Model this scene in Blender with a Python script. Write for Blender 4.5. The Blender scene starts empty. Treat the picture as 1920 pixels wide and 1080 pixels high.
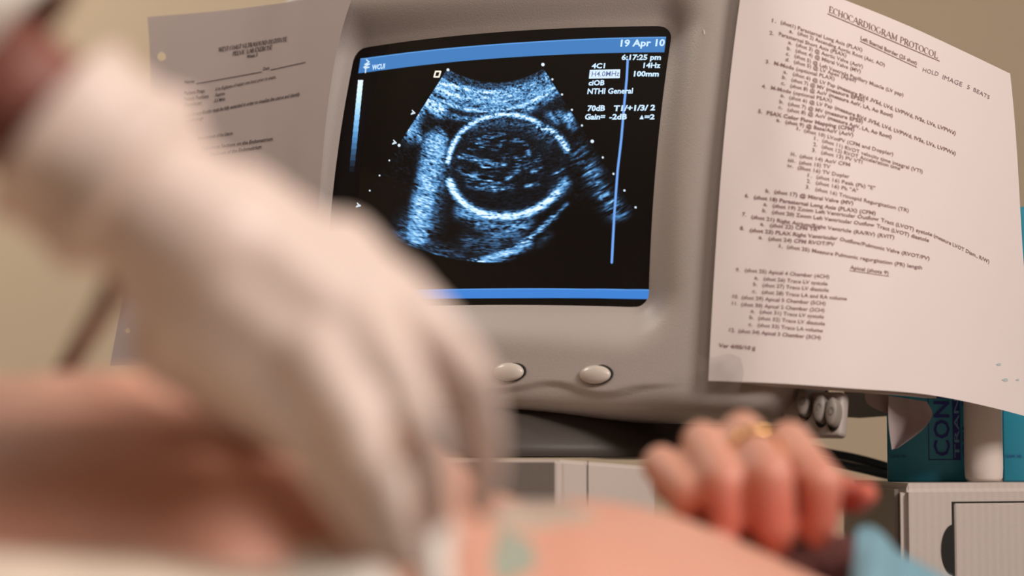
import bpy, bmesh, math, random
import numpy as np
from mathutils import Vector, Matrix
from mathutils.bvhtree import BVHTree
rng = np.random.default_rng(7); random.seed(7)
S = bpy.context.scene
COL = S.collection

# ------------------------------------------------------------------ camera
FPX = 4300.0
CAMZ = 1.0
PITCH = math.radians(4.5)
cd = bpy.data.cameras.new('camera'); cam = bpy.data.objects.new('camera', cd); COL.objects.link(cam)
cam.location = (0, 0, CAMZ); cam.rotation_euler = (math.pi/2 + PITCH, 0, 0)
cd.sensor_width = 36; cd.lens = FPX/1920*36; cd.clip_start = .02
cd.dof.use_dof = True; cd.dof.focus_distance = 1.60; cd.dof.aperture_fstop = 4.5
S.camera = cam

# ------------------------------------------------------------------ light
S.view_settings.view_transform = 'Standard'; S.view_settings.look = 'None'
S.view_settings.exposure = 0.12; S.view_settings.gamma = 1
try: S.view_settings.use_curve_mapping = False
except Exception: pass
W = bpy.data.worlds.new('world'); S.world = W; W.use_nodes = True
W.node_tree.nodes['Background'].inputs[0].default_value = (1, .86, .72, 1)
W.node_tree.nodes['Background'].inputs[1].default_value = .3
def area(name, loc, target, sx, sy, power, col, spread=math.pi):
    l = bpy.data.lights.new(name, 'AREA'); l.shape = 'RECTANGLE'; l.size = sx; l.size_y = sy
    l.energy = power; l.color = col; l.spread = spread
    o = bpy.data.objects.new(name, l); COL.objects.link(o); o.location = loc
    o.rotation_euler = (Vector(target)-Vector(loc)).to_track_quat('-Z', 'Y').to_euler(); return o
area('key_lamp', (1.35, -.05, 2.1), (.0, .95, 1.0), .55, .55, 30, (1, .905, .855))
area('ceiling_fill', (.3, -.1, 2.46), (.3, -.1, 0), .9, .5, 11, (1, .925, .87))  # unseen fill added overhead; no panel fixture is built
area('back_left_fill', (-1.2, 2.0, 2.42), (-.95, 2.75, 1.1), .5, .3, 16, (1, .90, .79))  # unseen fill added to brighten the left of the back wall

# ------------------------------------------------------------------ helpers
cp, sp = math.cos(PITCH), math.sin(PITCH)
def C2W(x, y, d):      # camera axes (right, up, forward) -> world
    return Vector((x, d*cp - y*sp, CAMZ + d*sp + y*cp))
def P(px, py, d):      # point seen at that pixel of the photograph, d metres ahead
    return C2W((px-960)/FPX*d, (540-py)/FPX*d, d)
def unproj(p):         # world -> pixel
    r = p - Vector((0, 0, CAMZ)); d = r.y*cp + r.z*sp; y = -r.y*sp + r.z*cp
    return 960+FPX*r.x/d, 540-FPX*y/d, d
def mk(name, verts, faces, mat=None, parent=None, smooth=True):
    me = bpy.data.meshes.new(name)
    me.from_pydata([tuple(v) for v in verts], [], [tuple(int(i) for i in f) for f in faces]); me.update()
    if smooth: me.polygons.foreach_set('use_smooth', [True]*len(me.polygons))
    return link(name, me, mat, parent)
def link(name, me, mat=None, parent=None):
    o = bpy.data.objects.new(name, me); COL.objects.link(o)
    if mat is not None and len(me.materials) == 0: me.materials.append(mat)
    if parent is not None:
        o.parent = parent; o.matrix_parent_inverse = root_inv(parent)
    return o
def root_inv(p):
    m = p.matrix_basis.copy(); q = p
    while q.parent is not None:
        m = q.parent.matrix_basis @ q.matrix_parent_inverse @ m; q = q.parent
    return m.inverted()
def tag(o, label=None, cat=None, group=None, kind=None):
    if label: o['label'] = label
    if cat: o['category'] = cat
    if group: o['group'] = group
    if kind: o['kind'] = kind
    return o
def empty(name, loc, label, cat, group=None):
    o = bpy.data.objects.new(name, None); COL.objects.link(o); o.location = loc; o.empty_display_size = .05
    return tag(o, label, cat, group)
def frm(bm, name, mat, parent=None, smooth=True):
    me = bpy.data.meshes.new(name); bmesh.ops.recalc_face_normals(bm, faces=bm.faces[:]); bm.to_mesh(me); bm.free()
    if smooth: me.polygons.foreach_set('use_smooth', [True]*len(me.polygons))
    return link(name, me, mat, parent)
def grid_faces(nu, nv, closed=False):
    f = []
    for j in range(nv-1):
        for i in range(nu if closed else nu-1):
            a = j*nu+i; b = j*nu+(i+1) % nu
            f.append((a, b, b+nu, a+nu))
    return f
def bevel_box(sx, sy, sz, r, seg=3):
    bm = bmesh.new(); bmesh.ops.create_cube(bm, size=1)
    bmesh.ops.scale(bm, vec=(sx, sy, sz), verts=bm.verts[:])
    if r: bmesh.ops.bevel(bm, geom=bm.edges[:], offset=r, segments=seg, profile=.5, affect='EDGES')
    return bm
def lin(c):            # sRGB 0..255 -> linear
    return tuple(((v/255+.055)/1.055)**2.4 if v/255 > .04045 else v/255/12.92 for v in c)
def mat(name, col, rough=.5, bump=0, bscale=200, var=0, vscale=20, spec=.5, sss=0, sssr=(1, .35, .2), metal=0, attr=None):
    m = bpy.data.materials.new(name); m.use_nodes = True; t = m.node_tree; n = t.nodes; b = n['Principled BSDF']
    b.inputs['Roughness'].default_value = rough; b.inputs['Specular IOR Level'].default_value = spec
    b.inputs['Metallic'].default_value = metal
    tc = n.new('ShaderNodeTexCoord')
    nz = n.new('ShaderNodeTexNoise'); nz.inputs['Scale'].default_value = vscale; nz.inputs['Detail'].default_value = 4
    t.links.new(tc.outputs['Object'], nz.inputs['Vector'])
    mx = n.new('ShaderNodeMix'); mx.data_type = 'RGBA'
    mx.inputs[6].default_value = (*[c*(1-var) for c in col], 1); mx.inputs[7].default_value = (*[min(1, c*(1+var)) for c in col], 1)
    t.links.new(nz.outputs['Fac'], mx.inputs[0])
    out = mx.outputs[2]
    if attr:
        at = n.new('ShaderNodeAttribute'); at.attribute_name = attr[0]
        m2 = n.new('ShaderNodeMix'); m2.data_type = 'RGBA'; m2.inputs[7].default_value = (*attr[1], 1)
        t.links.new(at.outputs['Fac'], m2.inputs[0]); t.links.new(out, m2.inputs[6]); out = m2.outputs[2]
    t.links.new(out, b.inputs['Base Color'])
    if sss:
        b.inputs['Subsurface Weight'].default_value = sss; b.inputs['Subsurface Radius'].default_value = sssr
        b.inputs['Subsurface Scale'].default_value = .004
    if bump:
        n2 = n.new('ShaderNodeTexNoise'); n2.inputs['Scale'].default_value = bscale; n2.inputs['Detail'].default_value = 3
        t.links.new(tc.outputs['Object'], n2.inputs['Vector'])
        bp = n.new('ShaderNodeBump'); bp.inputs['Strength'].default_value = bump; bp.inputs['Distance'].default_value = .002
        t.links.new(n2.outputs['Fac'], bp.inputs['Height']); t.links.new(bp.outputs['Normal'], b.inputs['Normal'])
    return m
_bm = bmesh.new(); bmesh.ops.create_icosphere(_bm, subdivisions=3, radius=1)
_IV = np.array([v.co[:] for v in _bm.verts]); _IF = np.array([[v.index for v in f.verts] for f in _bm.faces]); _bm.free()
class Acc:               # closed lumps gathered here are later fused into one skin
    def __init__(s): s.v = []; s.f = []; s.n = 0
    def add(s, v, f): s.v.append(np.asarray(v, float)); s.f += [tuple(int(i)+s.n for i in q) for q in f]; s.n += len(v)
def add_stripes(m):
    t = m.node_tree; n = t.nodes; b = n['Principled BSDF']; src = b.inputs['Base Color'].links[0].from_socket
    tc = n.new('ShaderNodeTexCoord'); w = n.new('ShaderNodeTexWave'); w.bands_direction = 'X'; w.inputs['Scale'].default_value = 55; w.inputs['Distortion'].default_value = .8
    mx = n.new('ShaderNodeMix'); mx.data_type = 'RGBA'; mx.blend_type = 'MULTIPLY'; mx.inputs[7].default_value = (.95, .945, .945, 1)
    t.links.new(tc.outputs['Object'], w.inputs['Vector']); t.links.new(w.outputs['Fac'], mx.inputs[0]); t.links.new(src, mx.inputs[6]); t.links.new(mx.outputs[2], b.inputs['Base Color'])
def ball_chain(acc, pts):          # pts: (Vector, r): dense tapered chain of balls
    for (a, ra), (b, rb) in zip(pts[:-1], pts[1:]):
        L_ = (b-a).length; n = max(2, int(L_/(min(ra, rb)*.22))+1)
        for k in range(n+1):
            t = k/n; acc.add(_IV*(ra+(rb-ra)*t)+np.array(a.lerp(b, t)), _IF)
def remeshed(acc, name, voxel, smooth, mat_, parent=None):
    me = bpy.data.meshes.new('tmp'); me.from_pydata(np.concatenate(acc.v).tolist(), [], acc.f); me.update()
    o = bpy.data.objects.new('tmp', me); COL.objects.link(o)
    r = o.modifiers.new('r', 'REMESH'); r.mode = 'VOXEL'; r.voxel_size = voxel; r.use_smooth_shade = True
    s = o.modifiers.new('s', 'SMOOTH'); s.iterations = smooth; s.factor = .5
    dg = bpy.context.evaluated_depsgraph_get()
    m2 = bpy.data.meshes.new_from_object(o.evaluated_get(dg)); m2.name = name
    bpy.data.objects.remove(o); bpy.data.meshes.remove(me)
    m2.materials.clear()
    return link(name, m2, mat_, parent)
def tube(name, pts, r, mat_, parent=None, nseg=12, sub=10):
    pts = [Vector(p) for p in pts]; path = []
    for i in range(len(pts)-1):
        p0 = pts[max(i-1, 0)]; p1 = pts[i]; p2 = pts[i+1]; p3 = pts[min(i+2, len(pts)-1)]
        for k in range(sub):
            t = k/sub
            path.append(.5*((2*p1)+(p2-p0)*t+(2*p0-5*p1+4*p2-p3)*t*t+(3*p1-p0-3*p2+p3)*t**3))
    path.append(pts[-1]); V = []; n = len(path)
    up = Vector((0, 0, 1))
    for i, p in enumerate(path):
        tg = (path[min(i+1, n-1)]-path[max(i-1, 0)]).normalized()
        a = tg.cross(up); a = a.normalized() if a.length > 1e-4 else Vector((1, 0, 0)); b = tg.cross(a)
        rr = r(i/(n-1)) if callable(r) else r
        for k in range(nseg):
            th = 2*math.pi*k/nseg; V.append(p+(a*math.cos(th)+b*math.sin(th))*rr)
    F = grid_faces(nseg, n, True)
    F.append(tuple(range(nseg))[::-1]); F.append(tuple(range((n-1)*nseg, n*nseg)))
    return mk(name, V, F, mat_, parent)
_txt = {}
def text_mesh(s, offset=0.0, shear=0.0):
    k = (s, offset, shear)
    if k not in _txt:
        c = bpy.data.curves.new('t', 'FONT'); c.body = s; c.size = 1; c.resolution_u = 2; c.offset = offset; c.shear = shear
        o = bpy.data.objects.new('t', c); COL.objects.link(o)
        dg = bpy.context.evaluated_depsgraph_get(); me = bpy.data.meshes.new_from_object(o.evaluated_get(dg))
        v = np.array([w.co[:2] for w in me.vertices]).reshape(-1, 2); f = [tuple(p.vertices) for p in me.polygons]
        bpy.data.objects.remove(o); bpy.data.curves.remove(c); bpy.data.meshes.remove(me)
        _txt[k] = (v, f)
    return _txt[k]
def smooth_interp(xs, ys, x):            # Catmull-Rom through the keys
    xs = np.asarray(xs, float); ys = np.asarray(ys, float); x = np.clip(np.asarray(x, float), xs[0], xs[-1])
    m = np.gradient(ys, xs); i = np.clip(np.searchsorted(xs, x)-1, 0, len(xs)-2)
    h = xs[i+1]-xs[i]; t = (x-xs[i])/h
    return (2*t**3-3*t**2+1)*ys[i]+(t**3-2*t**2+t)*h*m[i]+(-2*t**3+3*t**2)*ys[i+1]+(t**3-t**2)*h*m[i+1]

# ------------------------------------------------------------------ materials
M = {}
M['wall'] = mat('wall_paint', lin((204, 186, 160)), .8, .15, 300, .04, 3)
M['ceiling'] = mat('ceiling_paint', lin((225, 220, 210)), .9)
M['floor'] = mat('floor_vinyl', lin((95, 84, 74)), .4, 0, 0, .1, 8)
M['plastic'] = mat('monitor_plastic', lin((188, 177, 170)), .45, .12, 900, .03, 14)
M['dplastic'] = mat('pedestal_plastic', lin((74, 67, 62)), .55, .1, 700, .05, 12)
M['knob'] = mat('knob_plastic', lin((150, 140, 132)), .4, 0, 0, .03, 40)
M['button'] = mat('button_plastic', lin((214, 202, 190)), .28, 0, 0, .02, 40)
M['black'] = mat('black_gap', (.012, .011, .010), .6)
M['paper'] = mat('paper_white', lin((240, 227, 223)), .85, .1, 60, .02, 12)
M['paper2'] = mat('paper_shaded', lin((188, 173, 170)), .85, .1, 60, .03, 12)  # white paper toned down, its shade put into the colour
M['ink'] = mat('printed_ink', lin((150, 118, 118)), .8)
M['inkd'] = mat('dark_ink', lin((52, 38, 34)), .8)
M['inkb'] = mat('pen_ink', lin((135, 112, 118)), .8)
M['cart'] = mat('cart_enamel', lin((205, 192, 182)), .45, .08, 400, .03, 10)
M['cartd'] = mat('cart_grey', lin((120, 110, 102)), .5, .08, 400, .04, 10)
M['cable'] = mat('cable_rubber', lin((78, 94, 106)), .3, 0, 0, .05, 50)
M['bottle'] = mat('bottle_plastic', lin((236, 222, 212)), .35, 0, 0, .01, 10, sss=.2)
M['blue'] = mat('teal_box_card', lin((50, 152, 178)), .35, 0, 0, .16, 26)
M['navy'] = mat('navy_print', lin((44, 48, 140)), .5)
M['teal_light'] = mat('teal_print', lin((110, 165, 195)), .5)
M['skin'] = mat('skin', lin((214, 158, 136)), .5, .15, 350, .05, 25, sss=.25, attr=('red', lin((196, 74, 56))))
M['skin2'] = mat('skin_shaded', lin((138, 84, 72)), .5, .15, 350, .06, 25, sss=.15)  # shadow on the forearm put into a darker skin tone
M['glove'] = mat('latex_glove', lin((222, 200, 188)), .45, .12, 160, .03, 16, sss=.15)
M['sleeve'] = mat('white_cotton', lin((236, 226, 214)), .9, .3, 500, .02, 20)
M['sheet'] = mat('sheet_cotton', lin((222, 204, 184)), .9, .3, 500, .02, 20)
M['gown'] = mat('gown_cotton', lin((118, 158, 172)), .9, .4, 600, .06, 30)
M['gold'] = mat('ring_gold', lin((255, 205, 130)), .18, metal=1)
M['gel'] = mat('gel_film', lin((190, 170, 152)), .3)
M['tealgel'] = mat('teal_gel', lin((160, 166, 150)), .3)
M['probe'] = mat('probe_plastic', lin((235, 228, 218)), .35)
M['cord'] = mat('probe_cord', lin((110, 84, 74)), .5)

# ------------------------------------------------------------------ room shell
def slab(name, lo, hi, m, **kw):
    bm = bmesh.new(); bmesh.ops.create_cube(bm, size=1)
    lo, hi = Vector(lo), Vector(hi)
    bmesh.ops.scale(bm, vec=hi-lo, verts=bm.verts[:]); bmesh.ops.translate(bm, vec=(lo+hi)/2, verts=bm.verts[:])
    return tag(frm(bm, name, m, smooth=False), kind='structure', **kw)
BY = 2.75
slab('floor', (-3.4, -3.1, -.1), (2.7, BY+.1, 0), M['floor'])
slab('ceiling', (-3.4, -3.1, 2.5), (2.7, BY+.1, 2.6), M['ceiling'])
slab('wall_back', (-3.4, BY, 0), (2.7, BY+.1, 2.5), M['wall'])
slab('wall_left', (-3.4, -3.1, 0), (-3.3, BY, 2.5), M['wall'])
slab('wall_right', (2.6, -3.1, 0), (2.7, BY, 2.5), M['wall'])
slab('wall_front', (-3.3, -3.1, 0), (2.6, -3.0, 2.5), M['wall'])

# ------------------------------------------------------------------ monitor frame of reference
def rotm(a, b, c):
    a, b, c = map(math.radians, (a, b, c))
    cy, sy = math.cos(a), math.sin(a); cx, sx = math.cos(b), math.sin(b); cz, sz = math.cos(c), math.sin(c)
    Y = np.array([[cy, 0, sy], [0, 1, 0], [-sy, 0, cy]]); X = np.array([[1, 0, 0], [0, cx, -sx], [0, sx, cx]])
    Z = np.array([[cz, -sz, 0], [sz, cz, 0], [0, 0, 1]]); return Z@X@Y
RM = rotm(28.6, 12.2, -5.72); TM = np.array([-.0131, .0816, 1.6])
MW, MH = .254, .197
EX, EY, EZ = RM[:, 0], RM[:, 1], -RM[:, 2]      # EZ points out of the screen
def L(x, y, z=0.0):        # monitor local -> world
    q = TM + EX*x + EY*y + EZ*z
    return C2W(*q)
def Lmany(A):
    q = TM + np.outer(A[:, 0], EX) + np.outer(A[:, 1], EY) + np.outer(A[:, 2], EZ)
    return q
GZ = .0185
def glass_z(x, y): return GZ-(x*x)/(2*.62) - (y*y)/(2*.62)
def ML(px, py, zf):        # pixel -> monitor local (x, y) on surface z = zf(x, y)
    r = np.array([(px-960)/FPX, (540-py)/FPX, 1.0]); z = 0.0
    for _ in range(7):
        t = (TM@EZ + z)/(r@EZ); q = r*t - TM; x, y = q@EX, q@EY; z = zf(x, y)
    return x, y, z
def MLarr(px, py, zf):
    return np.array([ML(a, b, zf) for a, b in zip(px, py)])

def sdrr(x, y, hw, hh, r):
    qx = np.abs(x)-hw+r; qy = np.abs(y)-hh+r
    return np.minimum(np.maximum(qx, qy), 0)+np.hypot(np.maximum(qx, 0), np.maximum(qy, 0))-r
def sm(a, b, t):
    t = np.clip((t-a)/(b-a), 0, 1); return t*t*(3-2*t)
wavep = [(880, 726), (950, 723), (987, 717), (1025, 711), (1056, 714), (1087, 725), (1119, 730), (1150, 726), (1181, 717), (1212, 713), (1260, 709)]
wl = np.array([ML(a, b, lambda x, y: GZ+.002) for a, b in wavep])
def wave_y(x): return smooth_interp(wl[:, 0], wl[:, 1], x)
def face_z(x, y):
    d = sdrr(x, y, MW/2, MH/2, .010)
    far = GZ+.010 - x*x/(2*1.1) - y*y/(2*1.3)
    g = glass_z(x, y) + d*.55
    t = sm(.004, .040, d)
    z = g*(1-t)+far*t
    amp = sm(wl[-1, 0]+.004, wl[-1, 0]-.035, x)*sm(-.16, -.12, x)
    z = z - .0035*amp*sm(0, .0035, wave_y(x)-y) 
    return z
OB, OT = -.168, .150
OR = ML(1471, 760, lambda x, y: -.005)[0]; OL = -.205; OW = (OR-OL)/2; ocx = (OR+OL)/2
ocy = (OB+OT)/2; ohh = (OT-OB)/2
def rr_ring(cx, cy, hw, hh, r, nc=14, ne=60):
    P_ = []
    cs = [(hw-r, hh-r, 0), (-hw+r, hh-r, 90), (-hw+r, -hh+r, 180), (hw-r, -hh+r, 270)]
    for k in range(4):
        x0, y0, a0 = cs[k]
        for j in range(nc+1):
            a = math.radians(a0+90*j/nc); P_.append((cx+x0+r*math.cos(a), cy+y0+r*math.sin(a)))
        x1, y1, a1 = cs[(k+1) % 4]; a = math.radians(a0+90)
        p0 = np.array(P_[-1]); p1 = np.array((cx+x1+r*math.cos(math.radians(a1)), cy+y1+r*math.sin(math.radians(a1))))
        for j in range(1, ne): P_.append(tuple(p0+(p1-p0)*j/ne))
    return np.array(P_)
r_in = rr_ring(0, 0, MW/2-.004, MH/2-.004, .008)
r_out = rr_ring(ocx, ocy, OW, ohh, .030)
rings = []
NR = 64
for k in range(NR+1):
    t = k/NR; q = r_in*(1-t)+r_out*t
    z = face_z(q[:, 0], q[:, 1])
    di = -sdrr(q[:, 0]-ocx, q[:, 1]-ocy, OW, ohh, .030); R = .012
    z = z - np.where(di < R, R-np.sqrt(np.maximum(R*R-(R-np.clip(di, 0, R))**2, 0)), 0)
    rings.append(np.c_[q, z])
last = rings[-1]
for dz, sx_, cy_, hh_ in ((.02, 1, 0, 1), (.05, .99, 0, .985), (.055, .965, 0, .96), (.10, .95, .002, .93), (.20, .80, .012, .78), (.30, .66, .02, .62), (.34, .60, .02, .56), (.345, .5, .02, .45)):
    q = last.copy(); q[:, 0] = ocx+(q[:, 0]-ocx)*sx_; q[:, 1] = ocy+cy_+(q[:, 1]-ocy)*hh_; q[:, 2] = last[:, 2]*(1-min(dz/.06, 1))-.012-dz+GZ*.3*(dz > .06)
    rings.append(q)
V = np.concatenate(rings); nP = len(r_in)
Fm = grid_faces(nP, len(rings), True); Fm.append(tuple(range((len(rings)-1)*nP, len(rings)*nP)))
mon = empty('monitor', L(0, OB, -.1), 'grey cathode ray monitor showing a blue ultrasound picture', 'monitor')
mk('housing', [C2W(*q) for q in Lmany(V)], Fm, M['plastic'], mon)

# ------------------------------------------------------------------ screen picture (emission colours per vertex, drawn in numpy)
NX, NY = 700, 560
gx = np.linspace(-MW/2-.001, MW/2+.001, NX); gy = np.linspace(MH/2+.001, -MH/2-.001, NY)
X, Y = np.meshgrid(gx, gy); Z = glass_z(X, Y)
Q = Lmany(np.c_[X.ravel(), Y.ravel(), Z.ravel()])
U = (960+FPX*Q[:, 0]/Q[:, 2]).reshape(NY, NX); Vv = (540-FPX*Q[:, 1]/Q[:, 2]).reshape(NY, NX)
def noise(shape, sig):
    a = rng.standard_normal(shape); k0 = np.fft.fftfreq(shape[0])[:, None]; k1 = np.fft.fftfreq(shape[1])[None]
    g = np.exp(-2*math.pi**2*((k0*sig[0])**2+(k1*sig[1])**2)); b = np.real(np.fft.ifft2(np.fft.fft2(a)*g)); return b/b.std()
# speckle in polar coordinates around the sector's apex
AX, AY = 929., -12.
rr = np.hypot(U-AX, (Vv-AY)); th = np.arctan2(U-AX, Vv-AY)
def polar(nz_, r0=150, r1=540, a=.75):
    i = np.clip((rr-r0)/(r1-r0), 0, 1)*(nz_.shape[0]-1); j = np.clip((th+a)/(2*a), 0, 1)*(nz_.shape[1]-1)
    i0 = i.astype(int).clip(0, nz_.shape[0]-2); j0 = j.astype(int).clip(0, nz_.shape[1]-2); fi = i-i0; fj = j-j0
    return (nz_[i0, j0]*(1-fi)*(1-fj)+nz_[i0+1, j0]*fi*(1-fj)+nz_[i0, j0+1]*(1-fi)*fj+nz_[i0+1, j0+1]*fi*fj)
spk = polar(noise((420, 300), (.75, 1.0))); spk2 = polar(noise((420, 300), (1.2, 3.6))); spk3 = polar(noise((420, 300), (14, 14)))
spf = polar(noise((600, 420), (.9, 1.1)))
def segd(pts, closed=False):
    best = np.full(U.shape, 1e9); tt = np.zeros(U.shape); n = len(pts)-1; 
    for k in range(n):
        a = np.array(pts[k], float); b = np.array(pts[k+1], float); d = b-a; l2 = d@d
        t = np.clip(((U-a[0])*d[0]+(Vv-a[1])*d[1])/l2, 0, 1); D = np.hypot(U-a[0]-t*d[0], Vv-a[1]-t*d[1])
        m_ = D < best; best = np.where(m_, D, best); tt = np.where(m_, (k+t)/n, tt)
    return best, tt
def spline(pts, n=40):
    p = np.array(pts, float); s = np.r_[0, np.cumsum(np.hypot(*np.diff(p, axis=0).T))]; q = np.linspace(0, s[-1], n)
    return np.c_[smooth_interp(s, p[:, 0], q), smooth_interp(s, p[:, 1], q)]
I = np.zeros(U.shape)
def stroke(pts, w, a, taper=False, power=2, tex=None):
    global I
    p = spline(pts, 30) if len(pts) > 2 else np.array(pts)
    D, t = segd(p); g = np.exp(-(D/w)**power)*a
    if taper: g *= np.clip(4*t, 0, 1)*np.clip(4*(1-t), 0, 1)
    I = np.maximum(I, g) if tex is None else np.maximum(I, g*tex)
# tissue bands near the probe
band = rr-165
I += .30*sm(0, 4, band)*sm(70, 45, band)
def band_arc(dl, dm, dr, w, a):
    tb = np.clip((th+.60)/1.2, 0, 1); c = (1-tb)**2*dl+2*tb*(1-tb)*dm+tb**2*dr
    return a*np.exp(-((band-c)/w)**2)
I += band_arc(34, 8, 14, 4, .34)+band_arc(50, 20, 22, 4, .22)+band_arc(42, 38, 34, 4, .24)+band_arc(62, 58, 42, 3.2, .46)+band_arc(24, 22, 18, 2.2, .34)+band_arc(30, 32, 27, 1.8, .22)
I += .14*np.exp(-((band-45)/24)**2)
I *= sm(100, 70, band)
I = np.where(band < 16, I*.6, I)
stroke([(800, 182), (812, 198), (826, 205)], 13, 1.0)
stroke([(790, 200), (778, 226), (768, 255)], 13, .50)
stroke([(782, 250), (786, 262)], 8, .5)
stroke([(820, 240), (835, 254), (838, 262)], 4, .35)
stroke([(985, 205), (1005, 190), (1030, 175)], 12, .42)
stroke([(830, 215), (880, 222), (930, 212)], 6, .34)
# skull
stroke([(839, 305), (846, 280), (862, 252), (890, 229), (925, 217), (960, 215), (990, 222), (1012, 232)], 4.8, 1.12)
stroke([(1010, 238), (1035, 246), (1052, 262), (1064, 282)], 6.5, .80, tex=.75+.25*np.clip(spk, -1, 1))
stroke([(843, 340), (853, 362), (875, 386), (905, 401), (945, 406), (985, 400), (1018, 384), (1045, 362)], 6.8, 1.35)
stroke([(1040, 366), (1058, 344)], 10, .62)
stroke([(865, 396), (905, 418), (950, 428), (985, 418)], 14, .42)
stroke([(930, 440), (960, 430)], 24, .34)
# uterine wall low right
stroke([(1063, 382), (1045, 400), (1030, 414)], 3.5, .38)
stroke([(1040, 405), (1010, 432), (975, 458), (940, 474), (900, 488), (880, 491)], 5, .66, tex=.8+.2*np.clip(spk, -1, 1.5))
stroke([(990, 455), (950, 476), (905, 489)], 9, .66)
stroke([(1030, 440), (1010, 458)], 7, .12)
# column of speckle on the left
stroke([(815, 268), (806, 330), (790, 400), (784, 440)], 23, .62, power=4)
stroke([(822, 300), (800, 420)], 22, .35, power=2)
stroke([(770, 420), (756, 455), (760, 468)], 22, .22)
stroke([(740, 462), (800, 478), (835, 482)], 6, .42)
stroke([(745, 470), (775, 476)], 8, .62)
stroke([(800, 462), (860, 480)], 16, .16)
stroke([(880, 455), (925, 468)], 18, .2)
# patches on the right
stroke([(1050, 215), (1068, 228), (1072, 236)], 9, .42)
stroke([(1058, 218), (1063, 220)], 4, .9)
stroke([(1068, 216), (1071, 224)], 6, .8)
stroke([(1030, 216), (1042, 226)], 9, .33)
stroke([(1090, 292), (1112, 330), (1140, 375), (1160, 400)], 17, .33, tex=np.clip(.6+.5*spk2, 0, 1.2))
stroke([(1128, 370), (1138, 364)], 6, .55)
# brain texture
tx = np.clip(.55+.5*spk2, 0, 1.4)
for p, w, a in (([(885, 262), (915, 254), (945, 250)], 4, .36), ([(880, 280), (905, 276), (932, 278)], 3.5, .40),
                ([(895, 268), (930, 256)], 4, .28), ([(862, 291), (880, 295), (905, 303), (930, 308)], 5, .55),
                ([(905, 312), (930, 318), (945, 310)], 5, .45), ([(965, 318), (975, 303), (984, 298)], 5, .5), ([(950, 335), (970, 318)], 5, .4),
                ([(985, 312), (1003, 304), (1012, 297)], 4, .45), ([(870, 325), (900, 335), (935, 340)], 9, .42),
                ([(905, 345), (925, 350)], 6, .55), ([(985, 348), (1008, 342)], 4, .5), ([(935, 275), (945, 264), (965, 262), (985, 272), (992, 290)], 4, .32),
                ([(1015, 265), (1030, 260)], 3, .55), ([(1000, 322), (1016, 318)], 5, .45), ([(1040, 328), (1055, 322)], 6, .3),
                ([(945, 295), (960, 290), (970, 297)], 5, .2), ([(880, 345), (920, 356), (960, 352)], 6, .3), ([(850, 300), (862, 320)], 6, .16)):
    stroke(p, w, a, tex=tx)
stroke([(880, 240), (940, 228), (1000, 240), (1030, 262)], 14, .17)
ins = (((U-955)/108)**2+((Vv-312)/92)**2) < 1
I = np.where(ins & (I < .2), I+.02, I)
# noise, sector mask
Is = I*(1+.30*spk+.16*spk2+.10*spk3)
lowr = I < .45
Is = np.where(lowr, I*(1+.42*spk+.25*spk2), Is)
Is += .05*np.clip(spf, 0, 3)*(rr > 200)*sm(470, 300, rr)
edge = np.radians(32.8)
mask = sm(164, 166, rr)*sm(506, 503, np.hypot((U-AX)*1.10, Vv-AY))*sm(edge, edge-.006, np.abs(th))
Is = np.clip(Is*mask, 0, 1.3)
def ramp(v):
    xs = [0, .12, .3, .5, .75, 1.0, 1.3]
    r_ = np.interp(v, xs, [0, .008, .035, .085, .25, .58, .85]); g_ = np.interp(v, xs, [0, .016, .10, .27, .56, .85, .97]); b_ = np.interp(v, xs, [0, .028, .21, .56, .92, 1.0, 1.05])
    return np.stack([r_, g_, b_], -1)
RGB = ramp(Is)*.95
def over(m_, c):
    global RGB
    m_ = m_[..., None]; RGB = RGB*(1-m_)+np.array(c)*m_
def below(keys, soft=.8):    # 1 where the pixel lies below the polyline
    y = smooth_interp([k[0] for k in keys], [k[1] for k in keys], U); return np.clip((Vv-y)/soft+.5, 0, 1)
bt = [(660, 112), (676, 110), (785, 96), (896, 85.5), (1000, 78), (1118, 72), (1248, 69), (1262, 68.8)]
bb = [(660, 139), (672, 137.5), (785, 123), (896, 112), (1000, 105), (1118, 100), (1244, 98), (1262, 98)]
inx = np.clip((U-(676-(Vv-110)*.15))/1+.5, 0, 1)*np.clip(((1249-(Vv-69)*.12)-U)/1+.5, 0, 1)
bar = below(bt)*(1-below(bb))*inx
over(bar, (.052, .20, .50))
over(below(bt)*(1-below([(a, b+2.0) for a, b in bt]))*inx, (.11, .33, .72))
b2t = [(590, 548), (700, 546), (830, 542.5), (960, 541), (1100, 541.5), (1219, 543)]
b2b = [(590, 565), (700, 563), (830, 560), (960, 559), (1100, 559), (1219, 561)]
over(below(b2t)*(1-below(b2b))*np.clip(1217.5-U, 0, 1), (.045, .21, .62))
over(below(b2t)*(1-below([(a, b+1.6) for a, b in b2t]))*np.clip(1217.5-U, 0, 1), (.12, .35, .8))
# grey scale bar
t_ = (Vv-150)/(322-150); xl = 671.5-17*t_; m_ = (t_ > 0) & (t_ < 1) & (U > xl) & (U < xl+9.5)
st = 1-np.floor(t_*16)/16; over(m_.astype(float), (0, 0, 0)); RGB = np.where(m_[..., None], ramp(st*1.25-.02)*1.0, RGB)
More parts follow.
